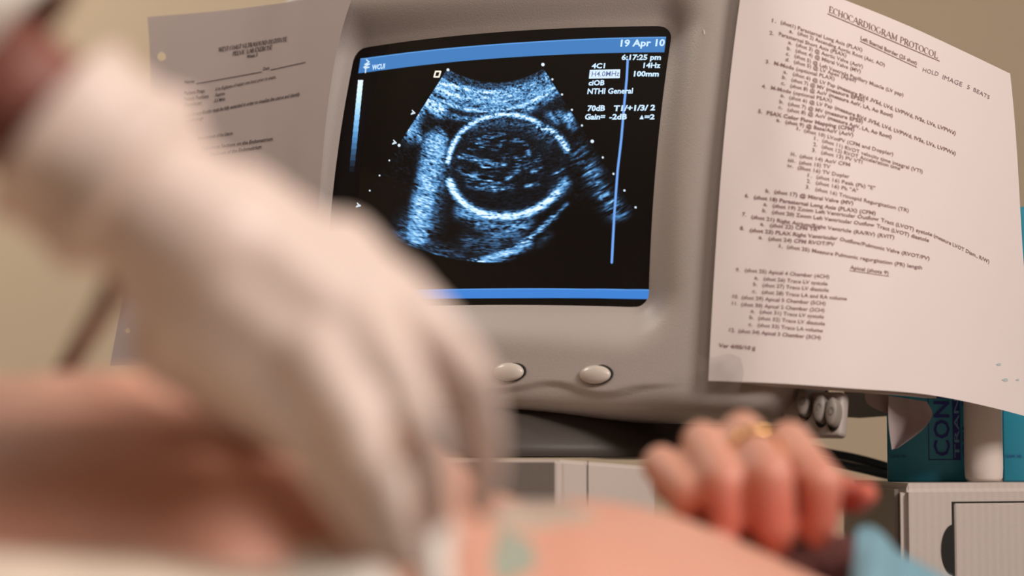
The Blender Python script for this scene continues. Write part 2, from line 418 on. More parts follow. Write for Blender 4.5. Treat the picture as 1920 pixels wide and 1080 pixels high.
# vertical line and dots
D, _ = segd([(1177, 112), (1175, 148), (1171, 190), (1165, 260), (1158, 320), (1152, 400), (1147, 492)]); over(np.clip(2.6-D, 0, 1), (.17, .38, .86))
D, _ = segd([(1176, 112), (1147, 491)]); 
for i in range(10):
    big = 3.2 if i % 5 == 0 else 2.0
    x0, y0 = 840-.648*28.3*i, 131+28.3*i; D = np.hypot(U-x0, Vv-y0); over(np.clip(big-D, 0, 1), (.75, .88, 1))
    x0, y0 = 1018+17.5*i+.2*i*i, 121+27.6*i+.3*i*i*.8; D = np.hypot(U-x0, Vv-y0); over(np.clip((big+.4)-D, 0, 1), (.75, .88, 1))
for x0, y0 in ((774, 211), (739, 267), (671, 385)):
    D, _ = segd([(x0-1, y0-4), (x0+4, y0+1), (x0-3, y0+3), (x0+1, y0-1)]); over(np.clip(1.4-D, 0, 1), (.75, .88, 1))
D, _ = segd([(814, 144), (817, 134), (826, 134), (823, 144), (814, 144)]); over(np.clip(1.9-D, 0, 1), (.95, .9, .75))
# little tree emblem in the top bar
for p in ([(687, 112), (692, 116), (684, 121), (693, 120), (682, 126), (692, 126), (684, 128)], [(686, 129), (685, 136)]):
    D, _ = segd(p); over(np.clip(1.5-D, 0, 1)*.9, (.75, .93, 1))
alpha = np.ones(RGB.shape[:2]+(1,)); RGBA = np.concatenate([RGB, alpha], -1).reshape(-1, 4).astype(np.float32)
me = bpy.data.meshes.new('screen')
Vw = np.array([[q[0], q[2]*cp-q[1]*sp, CAMZ+q[2]*sp+q[1]*cp] for q in Q])
fi = (np.arange(NY-1)[:, None]*NX+np.arange(NX-1)[None]).ravel(); quad = np.c_[fi, fi+NX, fi+NX+1, fi+1]
me.vertices.add(len(Vw)); me.vertices.foreach_set('co', Vw.ravel())
me.loops.add(quad.size); me.loops.foreach_set('vertex_index', quad.ravel().astype(np.int32))
me.polygons.add(len(quad)); me.polygons.foreach_set('loop_start', np.arange(0, quad.size, 4, dtype=np.int32))
me.update(calc_edges=True); me.polygons.foreach_set('use_smooth', np.ones(len(quad), bool))
ca = me.color_attributes.new('picture', 'FLOAT_COLOR', 'POINT'); ca.data.foreach_set('color', RGBA.ravel())
ms = bpy.data.materials.new('screen_glass'); ms.use_nodes = True; t = ms.node_tree; b = t.nodes['Principled BSDF']
b.inputs['Base Color'].default_value = (.012, .010, .009, 1); b.inputs['Roughness'].default_value = .06  # base lifted off black to imitate the room's reflection
at = t.nodes.new('ShaderNodeAttribute'); at.attribute_name = 'picture'
t.links.new(at.outputs['Color'], b.inputs['Emission Color']); b.inputs['Emission Strength'].default_value = 1.0
link('screen', me, ms, mon)

def emat(name, c, s=1.0):
    m = bpy.data.materials.new(name); m.use_nodes = True; b = m.node_tree.nodes['Principled BSDF']
    b.inputs['Base Color'].default_value = (0, 0, 0, 1); b.inputs['Emission Color'].default_value = (*c, 1); b.inputs['Emission Strength'].default_value = s; return m
def paste_text(items, name, m_, parent, place, weight=0.0, capx=.70):
    """items: (string, start pixel, end pixel, cap height in pixels [, weight, shear]); place(px, py) -> world."""
    VV, FF = [], []
    for it in items:
        s, a, b_, h = it[:4]; w = it[4] if len(it) > 4 else weight; shr = it[5] if len(it) > 5 else 0
        v, f = text_mesh(s, w, shr)
        if not len(v): continue
        x0, x1 = v[:, 0].min(), v[:, 0].max(); a = np.array(a, float); b_ = np.array(b_, float); d = b_-a
        up = it[6] if len(it) > 6 else (.13, -1.0)
        o = len(VV)
        for p in v:
            q = a+d*(p[0]-x0)/(x1-x0)+np.array(up)*h*p[1]/capx
            VV.append(place(q[0], q[1]))
        FF += [tuple(i+o for i in g) for g in f]
    return mk(name, VV, FF, m_, parent, smooth=False)
def on_glass(px, py):
    x, y, z = ML(px, py, lambda x, y: glass_z(x, y)+.0003); return L(x, y, z)
scr = [('19 Apr 10', (1163, 87), (1246, 86), 12.5, .03), ('6:17:25 pm', (1165, 112), (1239, 112), 9.5, .038), ('4C1', (1109, 128), (1134, 127.5), 9, .038), ('14Hz', (1206, 127), (1238, 127), 9.5, .03),
       ('100mm', (1188, 143), (1235, 143), 9.5, .038), ('ciOB', (1103, 160), (1133, 159.5), 9.5, .038), ('NTHI General', (1101, 176), (1186, 175), 10, .03),
       ('70dB', (1101, 208), (1134, 207.5), 10, .038), ('T1/+1/3/ 2', (1150, 208), (1228, 206.5), 10, .038), ('Gain=', (1096, 224), (1134, 223.5), 10, .038), ('-2dB', (1142, 224), (1175, 223.5), 10, .038), ('=2', (1208, 223.5), (1227, 223.5), 9, .038),
       ('WCUI', (697, 131), (721, 128), 9, .035)]
tgm = emat('text_glow', (.60, .80, 1.0), 1.0)
for it in scr: paste_text([it], 'screen_text', tgm, mon, on_glass)
def poly(name, pts, m_, parent, place, z=0):
    return mk(name, [place(*p) for p in pts], [tuple(range(len(pts)))], m_, parent, smooth=False)
poly('text_highlight', [(1106, 131), (1163, 130), (1162, 146.5), (1104, 147.5)], emat('text_highlight', (.66, .82, 1)), mon, on_glass)
def on_glass2(px, py):
    x, y, z = ML(px, py, lambda x, y: glass_z(x, y)+.0007); return L(x, y, z)
paste_text([('H4.0MHz', (1109, 143.5), (1161, 142.5), 9.5, .004)], 'highlighted_text', emat('text_dark', (.10, .14, .28)), mon, on_glass2)
mk('delta_sign', [on_glass(*p) for p in ((1199, 223.5), (1207, 223.5), (1203.6, 215.5))], [(0, 1, 2)], emat('delta', (.60, .80, 1.0)), mon, False)

# oval buttons on the bezel
for (bx, by) in ((955, 698), (1117, 703)):
    x, y, z = ML(bx, by, lambda x, y: face_z(x, y))
    bm = bmesh.new(); bmesh.ops.create_uvsphere(bm, u_segments=32, v_segments=16, radius=1)
    for v in bm.verts: v.co = L(x+v.co.x*.0113, y+v.co.y*.0062, z+.001+v.co.z*.0045)
    btn = frm(bm, 'button', M['button'], mon)
    bm = bmesh.new(); bmesh.ops.create_uvsphere(bm, u_segments=32, v_segments=12, radius=1)
    for v in bm.verts: v.co = L(x+.0006+v.co.x*.0124, y+.0004+v.co.y*.0070, z+.0002+v.co.z*.0008)
    frm(bm, 'button_gap', M['black'], btn)
# scuffs
x, y, z = ML(1320, 61, face_z)
bm = bmesh.new(); bmesh.ops.create_uvsphere(bm, u_segments=10, v_segments=6, radius=1)
for v in bm.verts: v.co = L(x+v.co.x*.0007-v.co.y*.0005, y+v.co.y*.0022, z+v.co.z*.0004)
frm(bm, 'scuff_mark', M['button'], mon)
# control panel with three knobs, hangs beside the lower right corner of the housing
def boxL(name, x0, x1, y0, y1, z0, z1, m_, parent, r=.004):
    bm = bevel_box(x1-x0, y1-y0, z1-z0, r)
    for v in bm.verts: v.co = L((x0+x1)/2+v.co.x, (y0+y1)/2+v.co.y, (z0+z1)/2+v.co.z)
    return frm(bm, name, m_, parent)
pz = -.034
a = ML(1469, 744, lambda x, y: pz); b_ = ML(1577, 818, lambda x, y: pz)
cpn = boxL('control_panel', a[0], b_[0], b_[1], a[1]+.004, pz-.012, pz, M['plastic'], mon, .003)
for i, (kx, ky) in enumerate(((1504, 752), (1535, 764), (1558, 771))):
    x, y, z = ML(kx, ky, lambda x, y: pz+.010); 
    VK = []; n = 32
    for (rr_, zz) in ((.0041, -.010), (.0041, -.001), (.0038, .0), (.0033, .0008), (.0008, .0008)):
        for k in range(n):
            th_ = 2*math.pi*k/n; VK.append(L(x+rr_*math.cos(th_), y+2.25*rr_*math.sin(th_), z+zz))
    Fk = grid_faces(n, 5, True); Fk.append(tuple(range(4*n, 5*n)))
    kn = mk('knob', VK, Fk, M['knob'], cpn)
    VK = [L(x-.0012+0.0050*math.cos(2*math.pi*k/n), y-.0012+.0104*math.sin(2*math.pi*k/n), pz+.0006) for k in range(n)]
    mk('knob_gap', VK, [tuple(range(n))], M['black'], kn, False)
    if i == 0 or i == 1 or i == 2:
        VK = []; 
        for k in range(16):
            th_ = (2*math.pi if i < 2 else 2*math.pi)*k/16
            for q in (.0013, .0018): VK.append(L(x+.0006+q*math.cos(th_)*(1 if i != 1 else .8), y+q*1.5*math.sin(th_), z+.0012))
        Fk = [(2*k, 2*k+1, (2*k+3) % 32, (2*k+2) % 32) for k in range(16 if i != 1 else 11)]
        mk('knob_symbol', VK, Fk, M['cartd'], kn, False)
# grey tray arm behind the knobs
mk_pts = [(1582, 700, 1.75), (1700, 700, 1.75), (1700, 778, 1.75), (1668, 780, 1.75), (1612, 784, 1.75), (1582, 782, 1.75)]
arm = [P(*p) for p in mk_pts]; armb = [p+Vector((.02, .12, .004)) for p in arm]
n = len(arm); mk('side_bracket', arm+armb, [tuple(range(n)), tuple(range(n, 2*n))[::-1]]+[(i, (i+1) % n, n+(i+1) % n, n+i) for i in range(n)], M['plastic'], mon, False)
# pedestal under the monitor (swivel dome)
VP = []; ncir = 48; prof = [(0, .0), (.06, -.0006), (.085, -.004), (.105, -.011), (.122, -.021), (.132, -.030), (.136, -.0385)]
pc = P(955, 755, 1.625)
for (r_, z_) in prof:
    for k in range(ncir):
        th_ = 2*math.pi*k/ncir; VP.append(pc+Vector((max(r_, .0005)*math.cos(th_)*.93, max(r_, .0005)*math.sin(th_)*.8, z_)))
Fp = grid_faces(ncir, len(prof), True); Fp.append(tuple(range((len(prof)-1)*ncir, len(prof)*ncir)))
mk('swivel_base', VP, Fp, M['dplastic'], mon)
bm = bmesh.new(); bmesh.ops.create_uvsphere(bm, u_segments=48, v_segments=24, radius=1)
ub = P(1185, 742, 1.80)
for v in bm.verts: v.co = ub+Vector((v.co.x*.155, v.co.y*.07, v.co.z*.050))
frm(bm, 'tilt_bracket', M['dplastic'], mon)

# ------------------------------------------------------------------ taped papers
def patch(rows_v, rows, deps, nu, nv, hole=None, thick=.0002):
    """rows[i] = [(u, px, py)...] for v = rows_v[i]; deps(u, v) -> distance.  Returns S(u, v) -> (px, py, d)."""
    def Sf(u, v):
        xs = [smooth_interp([q[0] for q in r], [q[1] for q in r], u) for r in rows]
        ys = [smooth_interp([q[0] for q in r], [q[2] for q in r], u) for r in rows]
        k = len(rows); ox = 0; oy = 0
        for i in range(k):
            w = 1.0
            for j in range(k):
                if j != i: w = w*(v-rows_v[j])/(rows_v[i]-rows_v[j])
            ox = ox+w*xs[i]; oy = oy+w*ys[i]
        return ox, oy, deps(ox, oy)
    return Sf
def patch_obj(name, Sf, nu, nv, m_, parent=None, holes=()):
    u, v = np.meshgrid(np.linspace(0, 1, nu), np.linspace(0, 1, nv)); u = u.ravel(); v = v.ravel()
    x, y, d = Sf(u, v); d = d+0*u
    pts = np.c_[x, y, d]; faces = np.array(grid_faces(nu, nv))
    for (hx, hy, hr) in holes:
        c = pts[faces].mean(1); keep = np.hypot(c[:, 0]-hx, c[:, 1]-hy) > hr; 
        rem = faces[~keep]; faces = faces[keep]
        for vi in np.unique(rem):
            dx, dy = pts[vi, 0]-hx, pts[vi, 1]-hy; l = math.hypot(dx, dy)
            if vi in faces and l > .1: pts[vi, 0] = hx+dx/l*hr*1.1; pts[vi, 1] = hy+dy/l*hr*1.1
    o = mk(name, [P(*p) for p in pts], faces, m_, parent)
    return o
def Dmon(px, py, off):      # distance of the bezel's outer surface, carried on past its edges
    px = np.asarray(px, float); py = np.asarray(py, float); rx = (px-960)/FPX; ry = (540-py)/FPX; z = np.zeros_like(px)
    for _ in range(8):
        t = ((TM@EZ)+z)/(rx*EZ[0]+ry*EZ[1]+EZ[2]); qx = rx*t-TM[0]; qy = ry*t-TM[1]; qz = t-TM[2]
        x = qx*EX[0]+qy*EX[1]+qz*EX[2]; y = qx*EY[0]+qy*EY[1]+qz*EY[2]; z = GZ+.010-x*x/2.2-y*y/2.6+off
    return t
def rowx(x0, x1, pts):
    return [((x-x0)/(x1-x0), x, y) for x, y in pts]
R0 = rowx(1397, 1894, [(1397, -62), (1490, -36), (1584, 0), (1700, 47), (1817, 101), (1894, 138)])
R1 = rowx(1368, 1910, [(1368, 155), (1480, 180), (1570, 201), (1678, 239), (1792, 289), (1910, 338)])
R2 = rowx(1348, 1922, [(1348, 378), (1449, 388), (1597, 400), (1705, 427), (1813, 472), (1922, 524)])
R3 = rowx(1328, 1975, [(1328, 714), (1441, 718), (1592, 728), (1747, 741), (1860, 764), (1975, 795)])
def dep_r(x, y):
    e = (np.sqrt((x-1480)**2+60**2)+(x-1480))/2/440; u = (x-1340)/560; v = (y-60)/700
    return Dmon(x, y, .0100)+.07*e+.09*e*e+.0022*np.sin(u*15+v*4)*np.sin(v*9)*np.clip(1-u, 0, 1)*np.clip(u*6, 0, 1)
SR = patch([0, .28, .566, 1], [R0, R1, R2, R3], dep_r, 0, 0)
pr = empty('protocol_sheet', P(1600, 740, float(dep_r(1600, 740))), 'printed echocardiogram protocol sheet taped to the right side of the monitor', 'paper')
patch_obj('page', SR, 70, 90, M['paper'], pr)
def back(u, v):
    x, y, d = SR(u, v); return x+1.5*u, y+7*sm(.03, .2, u)*(1-sm(.62, .72, u)), d+.006
def backS(u, v):
    return back(u*.66, .72+v*.28)
patch_obj('rear_page', backS, 40, 30, M['paper'], pr)
# curled lower corner of the rear page
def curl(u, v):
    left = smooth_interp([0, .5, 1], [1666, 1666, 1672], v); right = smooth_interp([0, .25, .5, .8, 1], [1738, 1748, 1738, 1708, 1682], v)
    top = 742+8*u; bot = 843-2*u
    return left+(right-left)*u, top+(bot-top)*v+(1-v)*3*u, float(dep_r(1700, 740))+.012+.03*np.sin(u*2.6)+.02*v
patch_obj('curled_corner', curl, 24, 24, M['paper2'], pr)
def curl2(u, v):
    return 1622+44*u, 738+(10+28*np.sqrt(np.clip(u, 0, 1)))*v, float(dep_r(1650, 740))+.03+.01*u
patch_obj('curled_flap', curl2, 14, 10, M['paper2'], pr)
def on_paper(dep, lift=.0005):
    def f(px, py): return P(px, py, float(dep(px, py))-lift)
    return f
opr = on_paper(dep_r)
RT = []
def rl(num, np_, s, a, b, w=.008, h=6.8):
    RT.append((s, a, b, h, w, 0, (.06, -1)))
    if num: RT.append((num, np_, (np_[0]+3.2*len(num)+1, np_[1]+1.6), h, w, 0, (.06, -1)))
A_ = 'measure RVd ,IVSd, LVd, LVPWd, IVSs, LVs, LVPWs)'
rl('1.', (1448, 41), '(shot1) Parasternal Long Axis (PLAX)', (1464, 44), (1617, 97))
rl('a.', (1480, 61), '(shot 2) Ascending Aortic Root (Asc. AO)', (1496, 64), (1659, 125))
rl('2.', (1443, 64), 'Parasternal Short Axis (PSAX)', (1461, 66), (1587, 107))
rl('a.', (1478, 82), '(shot 3) @ Aortic Valve (AoV)', (1493, 86), (1618, 128))
rl('b.', (1476, 93), '(shot 4) @ Mitral Valve (MV)', (1492, 97), (1614, 137))
rl('c.', (1474, 103), '(shot 5) @ Left Ventricle Papillary Muscle (LV pap)', (1490, 107), (1694, 181))
rl('d.', (1473, 114), '(shot 5) @ LV Apex (Apex)', (1489, 118), (1605, 154))
rl('3.', (1436, 118), 'M-Mode (optional PLAX)', (1452, 121), (1565, 151))
rl('a.', (1469, 137), '(shot 6) @ LV Pap (', (1487, 141), (1573, 166)); rl('', 0, A_, (1573, 166), (1792, 253), .02)
rl('b.', (1467, 147), '(shot 7) @ MV (', (1484, 152), (1552, 170)); rl('', 0, 'measure EPSS)', (1552, 170), (1621, 191), .02)
rl('c.', (1465, 158), '(shot 8) @ AoV (', (1482, 163), (1557, 181)); rl('', 0, 'measure AoV, LA, Ao Root)', (1557, 181), (1674, 220), .02)
rl('4.', (1429, 164), 'M-Mode (optional PSAX)', (1446, 167), (1560, 192))
rl('a.', (1464, 181), '(shot 6) @ LV Pap (', (1480, 185), (1568, 205)); rl('', 0, A_, (1568, 205), (1792, 291), .02)
rl('b.', (1462, 193), '(shot 7) @ MV (', (1478, 197), (1550, 213)); rl('', 0, 'measure EPSS)', (1550, 213), (1618, 231), .02)
rl('c.', (1460, 203), '(shot 8) @ AoV (', (1477, 208), (1555, 224)); rl('', 0, 'measure AoV, LA, Ao Root)', (1555, 224), (1672, 260), .02)
rl('5.', (1422, 211), 'PSAX Color Flow Mapping (CFM)', (1438, 214), (1602, 246), .022)
rl('a.', (1456, 227), '(shot 9) @ Base/AoV (AoV)', (1473, 231), (1600, 256), .015)
rl('i.', (1494, 243), '(shot 10) LVotPV (CFM and Doppler)', (1508, 247), (1675, 292))
rl('1.', (1527, 262), '(shot 11) RVOT velocity time integral (VTI)', (1542, 266), (1730, 325))
rl('2.', (1525, 273), '(shot 12) RVOT Acceleration time', (1541, 277), (1688, 319))
rl('3.', (1523, 284), '(shot 13) PV VTI', (1540, 288), (1617, 307))
rl('ii.', (1483, 291), '(shot 14) AoV CFM', (1500, 295), (1594, 312))
rl('iii.', (1478, 303), '(shot 15) TV', (1499, 307), (1557, 316))
rl('iv.', (1477, 313), '(Shot 16) TV Dopler', (1496, 317), (1593, 334))
rl('1.', (1515, 331), '(shot 16) Peak (Pk) "E"', (1531, 334), (1641, 356))
rl('2.', (1513, 342), '(shot 16) Pk "A"', (1530, 345), (1609, 361))
rl('3.', (1511, 353), '(shot 16) Tricuspid Regurgitation (TR)', (1529, 357), (1704, 398))
rl('b.', (1436, 360), '(shot 17) @ Mitral Valve (MV)', (1452, 362), (1600, 384), .018)
rl('6.', (1397, 369), '(shot 18) Parasternal Long Axis (PLAX) (CFM)', (1414, 372), (1642, 403), .02)
rl('a.', (1432, 385), '(shot 19) Zoom Left Ventricular Outflow', (1449, 388), (1648, 414), .015); rl('', 0, 'Tract (LVOT) systole', (1652, 415), (1748, 443), .015); rl('', 0, '(measure LVOT Diam., R/W)', (1751, 444), (1855, 494), .012)
rl('b.', (1430, 397), '(shot 20) Zoom Left Ventricular Outflow', (1448, 400), (1640, 425), .015); rl('', 0, 'Tract (LVOT) diastole', (1644, 426), (1742, 454), .015)
rl('7.', (1392, 404), '(shot 21) Right Atrium/Right Ventricle (RA/RV) (RVIT)', (1409, 409), (1677, 448), .015)
rl('a.', (1426, 422), '(shot 22) CFM TR', (1444, 425), (1533, 433), .015)
rl('8.', (1388, 430), '(shot 23) PLAX Right Ventricular', (1406, 434), (1571, 450), .018); rl('', 0, 'Outflow/Pulmonic Valve (RVOT/PV)', (1575, 451), (1743, 488), .015)
rl('a.', (1423, 447), '(shot 24) CFM RVOT/PV', (1441, 450), (1565, 461), .015)
rl('i.', (1461, 463), '(shot 25) Measure Pulmonic regurgitation (PR) length', (1476, 465), (1729, 505), .012)
rl('9.', (1380, 508), '(shot 25) Apical 4 Chamber (4CH)', (1397, 509), (1555, 522))
rl('a.', (1415, 523), '(shot 26) Trace LV systole', (1432, 525), (1552, 535))
rl('b.', (1413, 535), '(shot 27) Trace LV diastole', (1430, 537), (1554, 547))
rl('c.', (1411, 548), '(shot 28) Trace LA and RA volume', (1429, 550), (1588, 563))
rl('10.', (1374, 558), '(shot 29) Apical 5 Chamber (5CH)', (1391, 560), (1548, 572))
rl('11.', (1373, 571), '(shot 30) Apical 2 Chamber (2CH)', (1390, 573), (1546, 585))
rl('a.', (1408, 585), '(shot 31) Trace LV systole', (1425, 587), (1545, 597))
rl('b.', (1406, 597), '(shot 32) Trace LV diastole', (1422, 599), (1547, 610))
rl('c.', (1404, 610), '(shot 33) Trace LA volume', (1421, 612), (1543, 623))
rl('12.', (1368, 621), '(shot 34) Apical 3 Chamber (3CH)', (1385, 623), (1539, 636), .012)
rl('', 0, 'Ver 4/05/10 jj', (1348, 650), (1416, 656), .02)
paste_text(RT, 'printed_text', M['ink'], pr, opr)
# headings in a serif letter of our own: strokes with thick stems, thin bars and slab feet
GL = {'A': (.72, [('N', 0, 0, .36, .7), ('T', .36, .7, .72, 0), ('N', .13, .24, .58, .24)], [(0, 0), (.72, 0)]),
      'B': (.62, [('T', .12, 0, .12, .7), ('O', .30, .52, .24, .18, -90, 90), ('O', .30, .18, .28, .18, -90, 90), ('N', .1, .7, .3, .7), ('N', .1, .35, .3, .35), ('N', .1, 0, .3, 0)], []),
      'C': (.66, [('O', .36, .35, .30, .36, 50, 310)], [(.58, .6, 1)]),
      'D': (.70, [('T', .12, 0, .12, .7), ('O', .30, .35, .36, .35, -90, 90), ('N', .04, .7, .3, .7), ('N', .04, 0, .3, 0)], []),
      'E': (.60, [('T', .14, 0, .14, .7), ('N', .04, .7, .56, .7), ('N', .14, .36, .42, .36), ('N', .04, 0, .58, 0), ('N', .56, .7, .56, .55), ('N', .58, 0, .58, .16)], []),
      'G': (.72, [('O', .36, .35, .30, .36, 50, 320), ('T', .60, .05, .60, .3)], [(.60, .3)]),
      'H': (.74, [('T', .14, 0, .14, .7), ('T', .60, 0, .60, .7), ('N', .14, .36, .6, .36)], [(.14, 0), (.14, .7), (.6, 0), (.6, .7)]),
      'I': (.34, [('T', .17, 0, .17, .7)], [(.17, 0), (.17, .7)]),
      'L': (.60, [('T', .15, 0, .15, .7), ('N', .04, 0, .56, 0), ('N', .56, 0, .56, .18)], [(.15, .7)]),
      'M': (.88, [('N', .14, 0, .14, .7), ('T', .14, .7, .44, .05), ('N', .44, .05, .74, .7), ('T', .74, 0, .74, .7)], [(.14, 0), (.74, 0), (.1, .7), (.78, .7)]),
      'N': (.74, [('N', .14, 0, .14, .7), ('T', .14, .7, .60, 0), ('N', .60, 0, .60, .7)], [(.14, 0), (.1, .7), (.6, .7)]),
      'O': (.72, [('O', .36, .35, .31, .36, 0, 360)], []),
      'P': (.58, [('T', .14, 0, .14, .7), ('O', .28, .52, .26, .18, -90, 90), ('N', .06, .7, .3, .7), ('N', .14, .34, .3, .34)], [(.14, 0)]),
      'R': (.68, [('T', .14, 0, .14, .7), ('O', .28, .52, .24, .18, -90, 90), ('N', .06, .7, .3, .7), ('N', .14, .34, .3, .34), ('T', .32, .34, .62, 0)], [(.14, 0), (.62, 0)]),
      'S': (.52, [('O', .26, .53, .19, .17, 30, 270), ('O', .26, .18, .20, .18, -150, 90)], []),
      'T': (.64, [('T', .32, 0, .32, .7), ('N', .04, .7, .6, .7), ('N', .04, .7, .04, .55), ('N', .6, .7, .6, .55)], [(.32, 0)]),
      'U': (.74, [('T', .14, .24, .14, .7), ('O', .37, .24, .23, .24, 180, 360), ('N', .6, .24, .6, .7)], [(.14, .7), (.6, .7)]),
      'V': (.72, [('T', 0.04, .7, .36, 0), ('N', .36, 0, .68, .7)], [(.04, .7), (.68, .7)]),
      'W': (.96, [('T', .04, .7, .28, 0), ('N', .28, 0, .48, .7), ('T', .48, .7, .70, 0), ('N', .70, 0, .92, .7)], [(.04, .7), (.92, .7)]),
      'X': (.70, [('T', .06, .7, .62, 0), ('N', .06, 0, .62, .7)], [(.06, 0), (.62, 0), (.06, .7), (.62, .7)]),
      ' ': (.30, [], [])}
def serif_mesh(s, bold=1.0):
    V_, F_ = [], []; x0 = 0
    def q(ax, ay, bx, by, w):
        dx, dy = bx-ax, by-ay; l = math.hypot(dx, dy) or 1; nx, ny = -dy/l*w/2, dx/l*w/2; o = len(V_)
        V_.extend([(x0+ax+nx, ay+ny), (x0+ax-nx, ay-ny), (x0+bx-nx, by-ny), (x0+bx+nx, by+ny)]); F_.append((o, o+1, o+2, o+3))
    for ch in s:
        w, st_, sf = GL[ch]
        for c in st_:
            if c[0] == 'O':
                _, cx, cy, rx, ry, a0, a1 = c; n = 14; pts = []
                for k in range(n+1):
                    a = math.radians(a0+(a1-a0)*k/n); wd = (.04+.09*abs(math.cos(a)))*bold
                    o = len(V_); V_.extend([(x0+cx+(rx-wd/2)*math.cos(a), cy+(ry-.02)*math.sin(a)), (x0+cx+(rx+wd/2)*math.cos(a), cy+(ry+.02)*math.sin(a))])
                    if k: F_.append((o-2, o-1, o+1, o))
            else: q(*c[1:5], (.12 if c[0] == 'T' else .045)*bold)
        for c in sf: q(c[0]-.11, c[1], c[0]+.11, c[1], .04)
        x0 += w+.04
    return np.array(V_), F_, x0
def serif(items, name, m_, parent, place):
    VV, FF = [], []
    for s, a, b_, h, bold, up in items:
        v, f, wd = serif_mesh(s, bold); a = np.array(a, float); d = np.array(b_, float)-a; o = len(VV)
        for p in v:
            q = a+d*p[0]/wd+np.array(up)*h*p[1]/.7; VV.append(place(q[0], q[1]))
        FF += [tuple(i+o for i in g) for g in f]
    return mk(name, VV, FF, m_, parent, False)
def strip(items, name, m_, parent, place, n=12):
    VV, FF = [], []
    for a, b_, w in items:
        a = np.array(a, float); b_ = np.array(b_, float); o = len(VV)
        for k in range(n+1):
            p = a+(b_-a)*k/n; VV += [place(p[0], p[1]-w/2), place(p[0], p[1]+w/2)]
            if k: FF.append((o+2*k-2, o+2*k-1, o+2*k+1, o+2*k))
    return mk(name, VV, FF, m_, parent, False)
serif([('ECHOCARDIOGRAM PROTOCOL', (1554, 22), (1759, 110), 11, 1.15, (.10, -1))], 'heading', M['ink'], pr, opr)
for it in [((1552, 25.5), (1762, 114.5), 1.5), ((1613, 77), (1719, 126), 1.2), ((1593, 507), (1667, 518), 1.0)]: strip([it], 'underline', M['ink'], pr, opr)
for it in [('Left Sternal Border (25 shot)', (1614, 74), (1719, 122), 7, .015, 0, (.06, -1)), ('Apical (shots 9)', (1594, 504), (1666, 515), 7, .012, 0, (.06, -1))]: paste_text([it], 'subheading', M['ink'], pr, opr)
paste_text([('HOLD', (1730, 134), (1760, 143), 8, -.006, .2, (.0, -1)), ('IMAGE', (1767, 148), (1805, 163), 9, -.006, .2, (.0, -1)), ('5', (1813, 166), (1819, 168), 8, -.004, .2, (0, -1)), ('BEATS', (1825, 171), (1856, 187), 8, -.006, .2, (.0, -1))], 'handwriting', M['inkb'], pr, opr)
blob = []
for (bx, by, br) in ((1873, 683, 4), (1885, 712, 5), (1908, 712, 3)):
    k = 10; mk('blue_pen_spot', [opr(bx+br*math.cos(2*math.pi*i/k)*(1.4 if i % 2 else .8), by+br*.6*math.sin(2*math.pi*i/k)) for i in range(k)], [tuple(range(k))], mat('pen_spot', lin((190, 205, 205)), .8), pr, False)
# clear wrinkled tape at the sheet's lower left corner
mt = bpy.data.materials.new('clear_tape'); mt.use_nodes = True; b = mt.node_tree.nodes['Principled BSDF']
b.inputs['Base Color'].default_value = (*lin((205, 190, 178)), 1); b.inputs['Roughness'].default_value = .25; b.inputs['Alpha'].default_value = .2
tn = mt.node_tree.nodes.new('ShaderNodeTexNoise'); tn.inputs['Scale'].default_value = 90; bp = mt.node_tree.nodes.new('ShaderNodeBump'); bp.inputs['Distance'].default_value = .003
mt.node_tree.links.new(tn.outputs['Fac'], bp.inputs['Height']); mt.node_tree.links.new(bp.outputs['Normal'], b.inputs['Normal'])
def tp(u, v):
    x = 1302+18*(1-u)*v*0+(86*u)+6*np.sin(v*5); y = 662+88*v+10*u+5*np.sin(u*6)
    return x, y, Dmon(x, np.minimum(y, 742), .0150)+.002*np.sin(u*11+v*3)*np.cos(v*8)
patch_obj('tape', tp, 26, 26, mt, pr)

# left sheet
Lr0 = [(0, 276, 32), (.4, 424, 19), (.74, 556, 2), (1, 664, -14)]
Lr1 = [(0, 279, 180), (.4, 410, 158), (.74, 530, 133), (1, 622, 176-58)]
Lr1 = [(0, 281, 190), (.4, 408, 167), (.74, 525, 146), (1, 625, 130)]
Lr2 = [(0, 256, 420), (.4, 390, 402), (.74, 505, 388), (1, 598, 378)]
Lr3 = [(0, 206, 686), (.4, 345, 683), (.74, 465, 683), (1, 560, 684)]
def dep_l(x, y): return Dmon(x, y, .006)-.05*np.clip((500-x)/300, 0, 1)**1.5+.003*np.sin(x*.03+y*.01)*np.clip((560-x)/100, 0, 1)
SLf = patch([0, .23, .585, 1], [Lr0, Lr1, Lr2, Lr3], dep_l, 0, 0)
pl = empty('exercise_sheet', P(400, 684, float(dep_l(400, 684))), 'printed pelvic lab exercise sheet taped to the left side of the monitor', 'paper')
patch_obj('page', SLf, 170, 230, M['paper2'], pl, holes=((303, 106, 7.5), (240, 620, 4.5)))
opl = on_paper(dep_l, .0006)
UPL = (.12, -1)
serif([('WEST COAST ULTRASOUND INSTITUTE', (410, 97), (538, 77), 8, 1.5, UPL), ('PELVIC LAB EXERCISE', (436, 104.5), (510, 92), 8, 1.5, UPL)], 'heading', M['inkd'], pl, opl)
